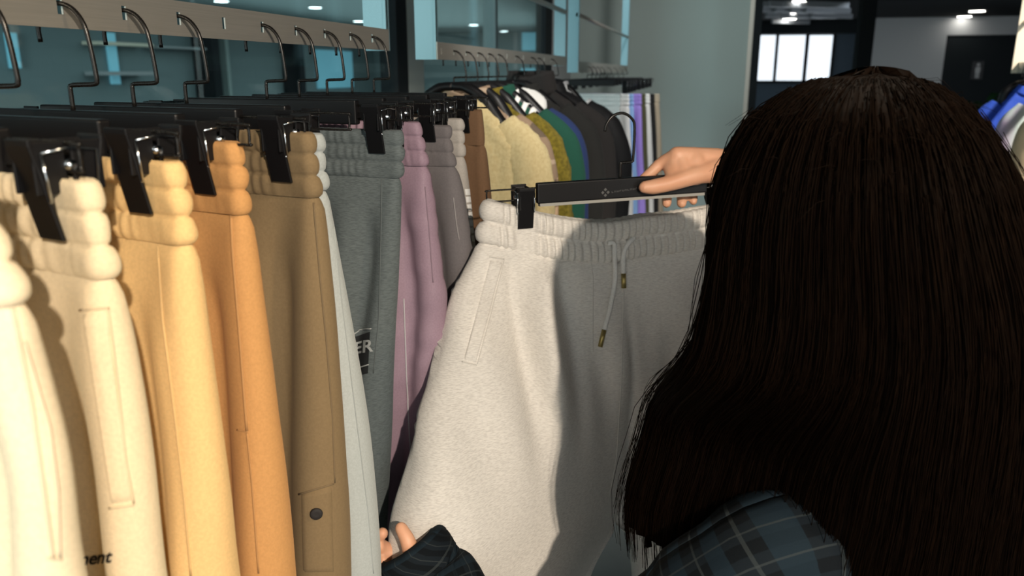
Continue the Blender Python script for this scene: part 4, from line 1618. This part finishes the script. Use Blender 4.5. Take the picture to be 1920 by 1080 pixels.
def jacket(name, label, c, yaw, half, mat, cat='jacket', group='jackets on the middle rail', z0=-0.052, seed=0, collar=0.035, hood=None, fuzz=0.0, collar_mat=None, length=0.70, sleeve_mat=None, lean=0.0):
    t = empty(name, c)
    t.rotation_euler = (0, 0, -yaw)
    tag(t, label, cat, group)
    rnd = random.Random(seed)
    off = Vector((rnd.uniform(-30, 30), rnd.uniform(-30, 30), rnd.uniform(-30, 30)))
    k_ = half / 0.235
    wd = [(0.0, 0.058), (-0.012, 0.080), (-0.045, 0.120), (-0.085, 0.158), (-0.125, 0.186), (-0.18, 0.200), (-0.26, 0.205), (-0.5, 0.21), (-0.75, 0.21)]
    td = [(0.0, 0.022), (-0.03, 0.032), (-0.10, 0.038), (-0.3, 0.040), (-0.75, 0.040)]
    n = 48

    def dsp(x, y, z, nx, ny):
        d = 0.007 * mnoise.noise(Vector((x * 9, y * 9, z * 5)) + off) + 0.003 * mnoise.noise(Vector((x * 26, y * 26, z * 14)) + off)
        if fuzz:
            d += fuzz * mnoise.noise(Vector((x * 120, y * 120, z * 120)) + off) + fuzz * mnoise.noise(Vector((x * 60, y * 60, z * 60)) + off)
        return d
    V, F_ = [], []
    nr = 70
    for i in range(nr + 1):
        z = -length * (i / nr) ** 1.25
        w_, T = interp(wd, z) * k_, interp(td, z)
        a = halfpath(0, w_, T, n)
        b = halfpath(0, -w_, T, n)
        for (x, y, nx, ny) in a + b[-2:0:-1]:
            d = dsp(x, y, z, nx, ny)
            V.append((x + nx * d, y + ny * d, z + z0))
    N = 2 * n
    for i in range(nr):
        for k in range(N):
            a, b = i * N + k, i * N + (k + 1) % N
            F_.append((a, b, b + N, a + N))
    me = bpy.data.meshes.new('jacket_body')
    me.from_pydata(V, [], F_)
    link_mesh('jacket_body', me, mat, t)
    for sd in (1, -1):
        pts = smooth_path([(sd * 0.120 * k_, 0, z0 - 0.062), (sd * 0.172 * k_, 0, z0 - 0.125), (sd * 0.196 * k_, -0.004, z0 - 0.22), (sd * 0.200 * k_, -0.008, z0 - 0.40), (sd * 0.196 * k_, -0.012, z0 - 0.60)], 9)
        rad = [0.034, 0.050, 0.050, 0.047, 0.040]
        rings = []
        for i, p in enumerate(pts):
            q = i / 9; kk = min(int(q), 3)
            r = rad[kk] + (rad[kk + 1] - rad[kk]) * (q - kk)
            tt = (pts[min(i + 1, len(pts) - 1)] - pts[max(i - 1, 0)]).normalized()
            ax = Vector((0, 1, 0)); ax = (ax - tt * ax.dot(tt)).normalized(); ay = tt.cross(ax)
            rg = []
            for j in range(32):
                a = 2 * math.pi * j / 32
                dr = ax * math.cos(a) * 0.80 + ay * math.sin(a)
                pp = p + dr * r
                d = dsp(pp.x, pp.y, pp.z, 0, 0)
                rg.append(pp + dr.normalized() * d)
            rings.append(rg)
        m = MB(); m.loft(rings)
        m.build('sleeve', sleeve_mat or mat, t, smooth=True)
    if collar:
        rings = []
        for i in range(7):
            q = i / 6
            z = z0 - 0.012 + collar * q
            w_, T = (0.074 - 0.012 * q) * k_, 0.034 - 0.004 * q
            a = halfpath(0, w_, T, 20); b = halfpath(0, -w_, T, 20)
            rings.append([Vector((x, y, z - 0.02 * (1 if y < 0 else 0) * (1 - abs(x) / w_))) for (x, y, nx, ny) in a + b[-2:0:-1]])
        m = MB(); m.loft(rings, cap=False)
        o = m.build('collar', collar_mat or mat, t, smooth=True)
        md = o.modifiers.new('solid', 'SOLIDIFY'); md.thickness = 0.006
    if hood:
        m = MB()
        rings = []
        for i in range(13):
            a = math.pi * (0.02 + 0.96 * i / 12)
            rings.append([Vector((0.070 * k_ * math.sin(a) * math.cos(b) + 0.03, 0.040 * math.sin(a) * math.sin(b) - 0.035, z0 - 0.045 + 0.045 * math.cos(a) + 0.01 * math.sin(3 * b))) for b in [2 * math.pi * k / 24 for k in range(24)]])
        m.loft(rings)
        m.build('hood', hood, t, smooth=True)
    return t


JM = {
    'sherpa': fabric('cream_sherpa', (0.85, 0.71, 0.40), (0.76, 0.61, 0.32), (140, 140, 140), bump=0.8, dist=0.003),
    'check': plaid('beige_check', (0.55, 0.38, 0.25), (0.03, 0.03, 0.03), (0.04, 0.035, 0.03), (0.5, 0.4, 0.3), (0.16, 0.16), 'Object'),
    'olive': fabric('olive_pile', (0.20, 0.155, 0.02), (0.10, 0.08, 0.01), (110, 110, 110), bump=0.8, dist=0.003),
    'green': fabric('green_jersey', (0.012, 0.062, 0.042)),
    'navy': fabric('navy_wool', (0.018, 0.032, 0.10)),
    'charcoal': fabric('charcoal_wool', (0.020, 0.020, 0.019)),
    'grey': fabric('dark_grey_knit', (0.030, 0.027, 0.026)),
    'black': fabric('black_down', (0.010, 0.010, 0.011), rough=0.6),
    'white': fabric('white_fleece', (0.80, 0.80, 0.78)),
    'palestripe': plaid('pale_stripe', (0.62, 0.62, 0.62), (0.62, 0.62, 0.62), (0.22, 0.22, 0.24), (0.7, 0.7, 0.7), (0.5, 0.05), 'Object'),
    'blue': fabric('bright_blue', (0.04, 0.10, 0.55), rough=0.5),
    'mint': fabric('mint_pink', (0.62, 0.72, 0.70), (0.62, 0.48, 0.68), (9, 9, 2), rough=0.4, contrast=(0.42, 0.55)),
    'beige': fabric('beige_wool', (0.70, 0.52, 0.33)),
}
JY = math.radians(8)
JL = [  # key, Y, outer pixel of the sleeve, label, extras
    ('sherpa', SLOT2[1], 1046, 'cream yellow sherpa fleece jacket, first of the jacket row', dict(fuzz=0.003, collar=0.0)),
    ('check', SLOT2[2], 1054, 'beige and black checked jacket behind the cream sherpa jacket', dict()),
    ('olive', SLOT2[3], 1083, 'olive green long-pile fleece jacket', dict(fuzz=0.005, collar=0.03)),
    ('green', SLOT2[4], 1110, 'dark green sweatshirt with three white shoulder stripes', dict()),
    ('navy', SLOT2[5], 1116, 'navy blue jacket with a white fleece collar', dict(hood=None, collar=0.022)),
    ('charcoal', SLOT2[7], 1144, 'charcoal jacket with a white hood behind the navy jacket', dict()),
    ('grey', SLOT2[9], 1168, 'dark grey zip jacket with stand collar behind the charcoal jacket', dict(collar=0.07)),
    ('black', SLOT2[10], 1200, 'bulky black jacket at the end of the jacket row', dict()),
    ('palestripe', SLOT2[12], 1160, 'pale striped knit at the far end of the middle rail', dict()),
]
JO = {}
for i, (k, y, u, lb, ex) in enumerate(JL):
    c, d, n = hang_frame(y, JY)
    p = on_plane(u, 330, c, n)
    half = ((p - c).dot(d) - 0.005) / (0.200 / 0.235 + 0.050 / 0.235)
    half = min(half, 0.36)
    k2 = half / 0.235
    cm = JM['white'] if k in ('navy',) else None
    hd = JM['white'] if k == 'charcoal' else None
    JO[k] = jacket('jacket', lb, c, JY, half, JM[k], seed=40 + i, collar_mat=cm, hood=hd, **{a: b for a, b in ex.items() if a != 'hood'})
    print('jacket', k, round(half, 3), round(y, 2))
    coat_hanger(c, JY, 'black coat hanger inside the ' + lb.split(',')[0].split(' with')[0].split(' behind')[0].split(' at ')[0], 'black coat hangers on the middle rail', 0.19 * k2)
# white stripes on the green sweatshirt's shoulder
for j in range(3):
    m = MB()
    kk = JO['green']
    q0 = 0.085 + j * 0.020
    rings = []
    for sx in (0.0, 0.011):
        x = q0 + sx
        z = -0.052 - interp([(0.058, 0.0), (0.080, 0.012), (0.12, 0.045), (0.158, 0.085), (0.19, 0.125)], x / 1.05) + 0.006
        rings.append([Vector((x, -0.060 + 0.120 * b / 8, z + 0.006 * math.sin(math.pi * b / 8) - 0.05 * (abs(b - 4) / 4) ** 2)) for b in range(9)])
    vs = rings[0] + rings[1]
    m.add(vs, [(b, b + 1, b + 10, b + 9) for b in range(8)])
    o = m.build('stripe', JM['white'], kk, smooth=True)
    md = o.modifiers.new('solid', 'SOLIDIFY'); md.thickness = 0.008
# pale hem band at the charcoal jacket's elbow
# ------------------------------------------------------------------ trousers on the farthest rail
FLEECE.update({'w1': JM['white'], 'p1': fabric('violet_fleece', (0.36, 0.26, 0.72)), 'b1': fabric('sky_blue_fleece', (0.25, 0.42, 0.72)), 'o1': fabric('olive_drab', (0.09, 0.09, 0.05)), 't1': fabric('tan_fleece', (0.42, 0.35, 0.26)), 'k1': fabric('black_fleece', (0.02, 0.02, 0.02))})
for i, (k, y, u, lb) in enumerate((
        ('w1', SLOT3[0], 1168, 'white sweatpants, first on the farthest rail'), ('w1', SLOT3[1], 1183, 'white sweatpants, second on the farthest rail'), ('b1', SLOT3[2], 1191, 'sky blue sweatpants on the farthest rail'),
        ('p1', SLOT3[3], 1206, 'violet sweatpants on the farthest rail'), ('o1', SLOT3[5], 1214, 'olive drab trousers on the farthest rail'), ('w1', SLOT3[7], 1222, 'white sweatpants between olive and black trousers'),
        ('k1', SLOT3[9], 1231, 'black trousers on the farthest rail'), ('t1', SLOT3[11], 1240, 'tan trousers, last on the farthest rail'))):
    rack_pants('sweatpants', lb, k, y, [(u - 4, 176), (u, 260), (u + 3, 340), (u + 4, 420)], '', yaw=math.radians(5), seed=70 + i, hang=False, res=32, group='trousers on the farthest rail')
    c, d, n = hang_frame(y, math.radians(5))
    trouser_hanger(c, math.radians(5), 'black hanger holding the ' + lb.replace(', first on', ' first on').replace(', second on', ' second on').replace(', last on', ' last on'), 'black hangers on the farthest rail', 3, (0.185, 0.185))
# ------------------------------------------------------------------ rail on the right with three jackets
XR2 = 1.40
p = at_y(1897, 137, 3.62)
rr = empty('clothes_rail', (p.x + 0.02, 2.2, p.z))
tag(rr, 'cream-lit steel rail at the right picture edge', 'clothes rail')
MB().box((-0.002, 0, 0), (0.002, 1.42, 0.04)).build('rail_plate', STEEL, rr)
for yy in (0.0, 1.42):
    MB().box((-0.022, yy, 0), (0.03, yy + 0.004, CEIL - p.z)).build('upright', CREAMP, rr)
m = MB(); m.tube([(0, 0, 0.19), (0, 1.42, 0.19)], 0.009, 10); m.build('upper_rod', CREAMP, rr, smooth=True)
for i, (k, y, u, lb) in enumerate((('blue', 3.48, 1818, 'bright blue jacket on the right-hand rail'), ('mint', 3.22, 1868, 'mint and pink shimmering jacket on the right-hand rail'), ('beige', 2.98, 1908, 'beige jacket at the right picture edge'))):
    q = at_y(u, 230, y)
    xr_ = p.x + 0.02
    half = (xr_ - q.x) / (0.25 / 0.235)
    c = Vector((xr_, y, p.z - 0.005))
    jacket('jacket', lb, c, 0.0, half, JM[k], group='jackets on the right-hand rail', seed=90 + i, collar=0.03)
    coat_hanger(c, 0.0, 'black coat hanger inside the ' + lb.split(' on ')[0].split(' at ')[0], 'coat hangers on the right-hand rail', 0.19 * half / 0.235, 1, math.pi)
# ------------------------------------------------------------------ potted plant before the restroom door
pl = at_y(1858, 140, 9.5)
pt = empty('potted_plant', (pl.x, 9.5, 0))
tag(pt, 'dark leafy potted plant in front of the restroom door', 'plant')
m = MB(); m.loft([[(r * math.cos(a), r * math.sin(a), z) for a in [j * math.pi / 12 for j in range(24)]] for r, z in ((0.16, 0.0), (0.20, 0.36), (0.21, 0.40), (0.19, 0.40), (0.18, 0.36))])
m.build('pot', DARK, pt, smooth=True)
m = MB(); m.tube([(0, 0, 0.3), (0.02, 0, 0.8), (0.0, 0.02, 1.2)], [0.03, 0.025, 0.015], 8); m.build('stem', plain('bark', (0.08, 0.05, 0.03), 0.8), pt, smooth=True)
for i in range(22):
    a = i * 2.4
    zb_ = 0.9 + 0.35 * rs.random()
    L_ = rs.uniform(0.35, 0.6)
    dr = Vector((math.cos(a), math.sin(a), 0)); sd = Vector((-dr.y, dr.x, 0))
    vs, fs = [], []
    for j in range(9):
        t = j / 8
        w_ = 0.045 * math.sin(math.pi * (0.08 + 0.9 * t)) 
        cpt = Vector((0, 0, zb_)) + dr * (L_ * t * 0.8) + Vector((0, 0, L_ * (1.1 * t - 0.9 * t * t)))
        vs += [cpt - sd * w_ + Vector((0, 0, 0.008)), cpt, cpt + sd * w_ + Vector((0, 0, 0.008))]
    for j in range(8):
        fs += [(j * 3, j * 3 + 1, j * 3 + 4, j * 3 + 3), (j * 3 + 1, j * 3 + 2, j * 3 + 5, j * 3 + 4)]
    m = MB(); m.add(vs, fs); m.build('leaf', LEAF, pt, smooth=True)
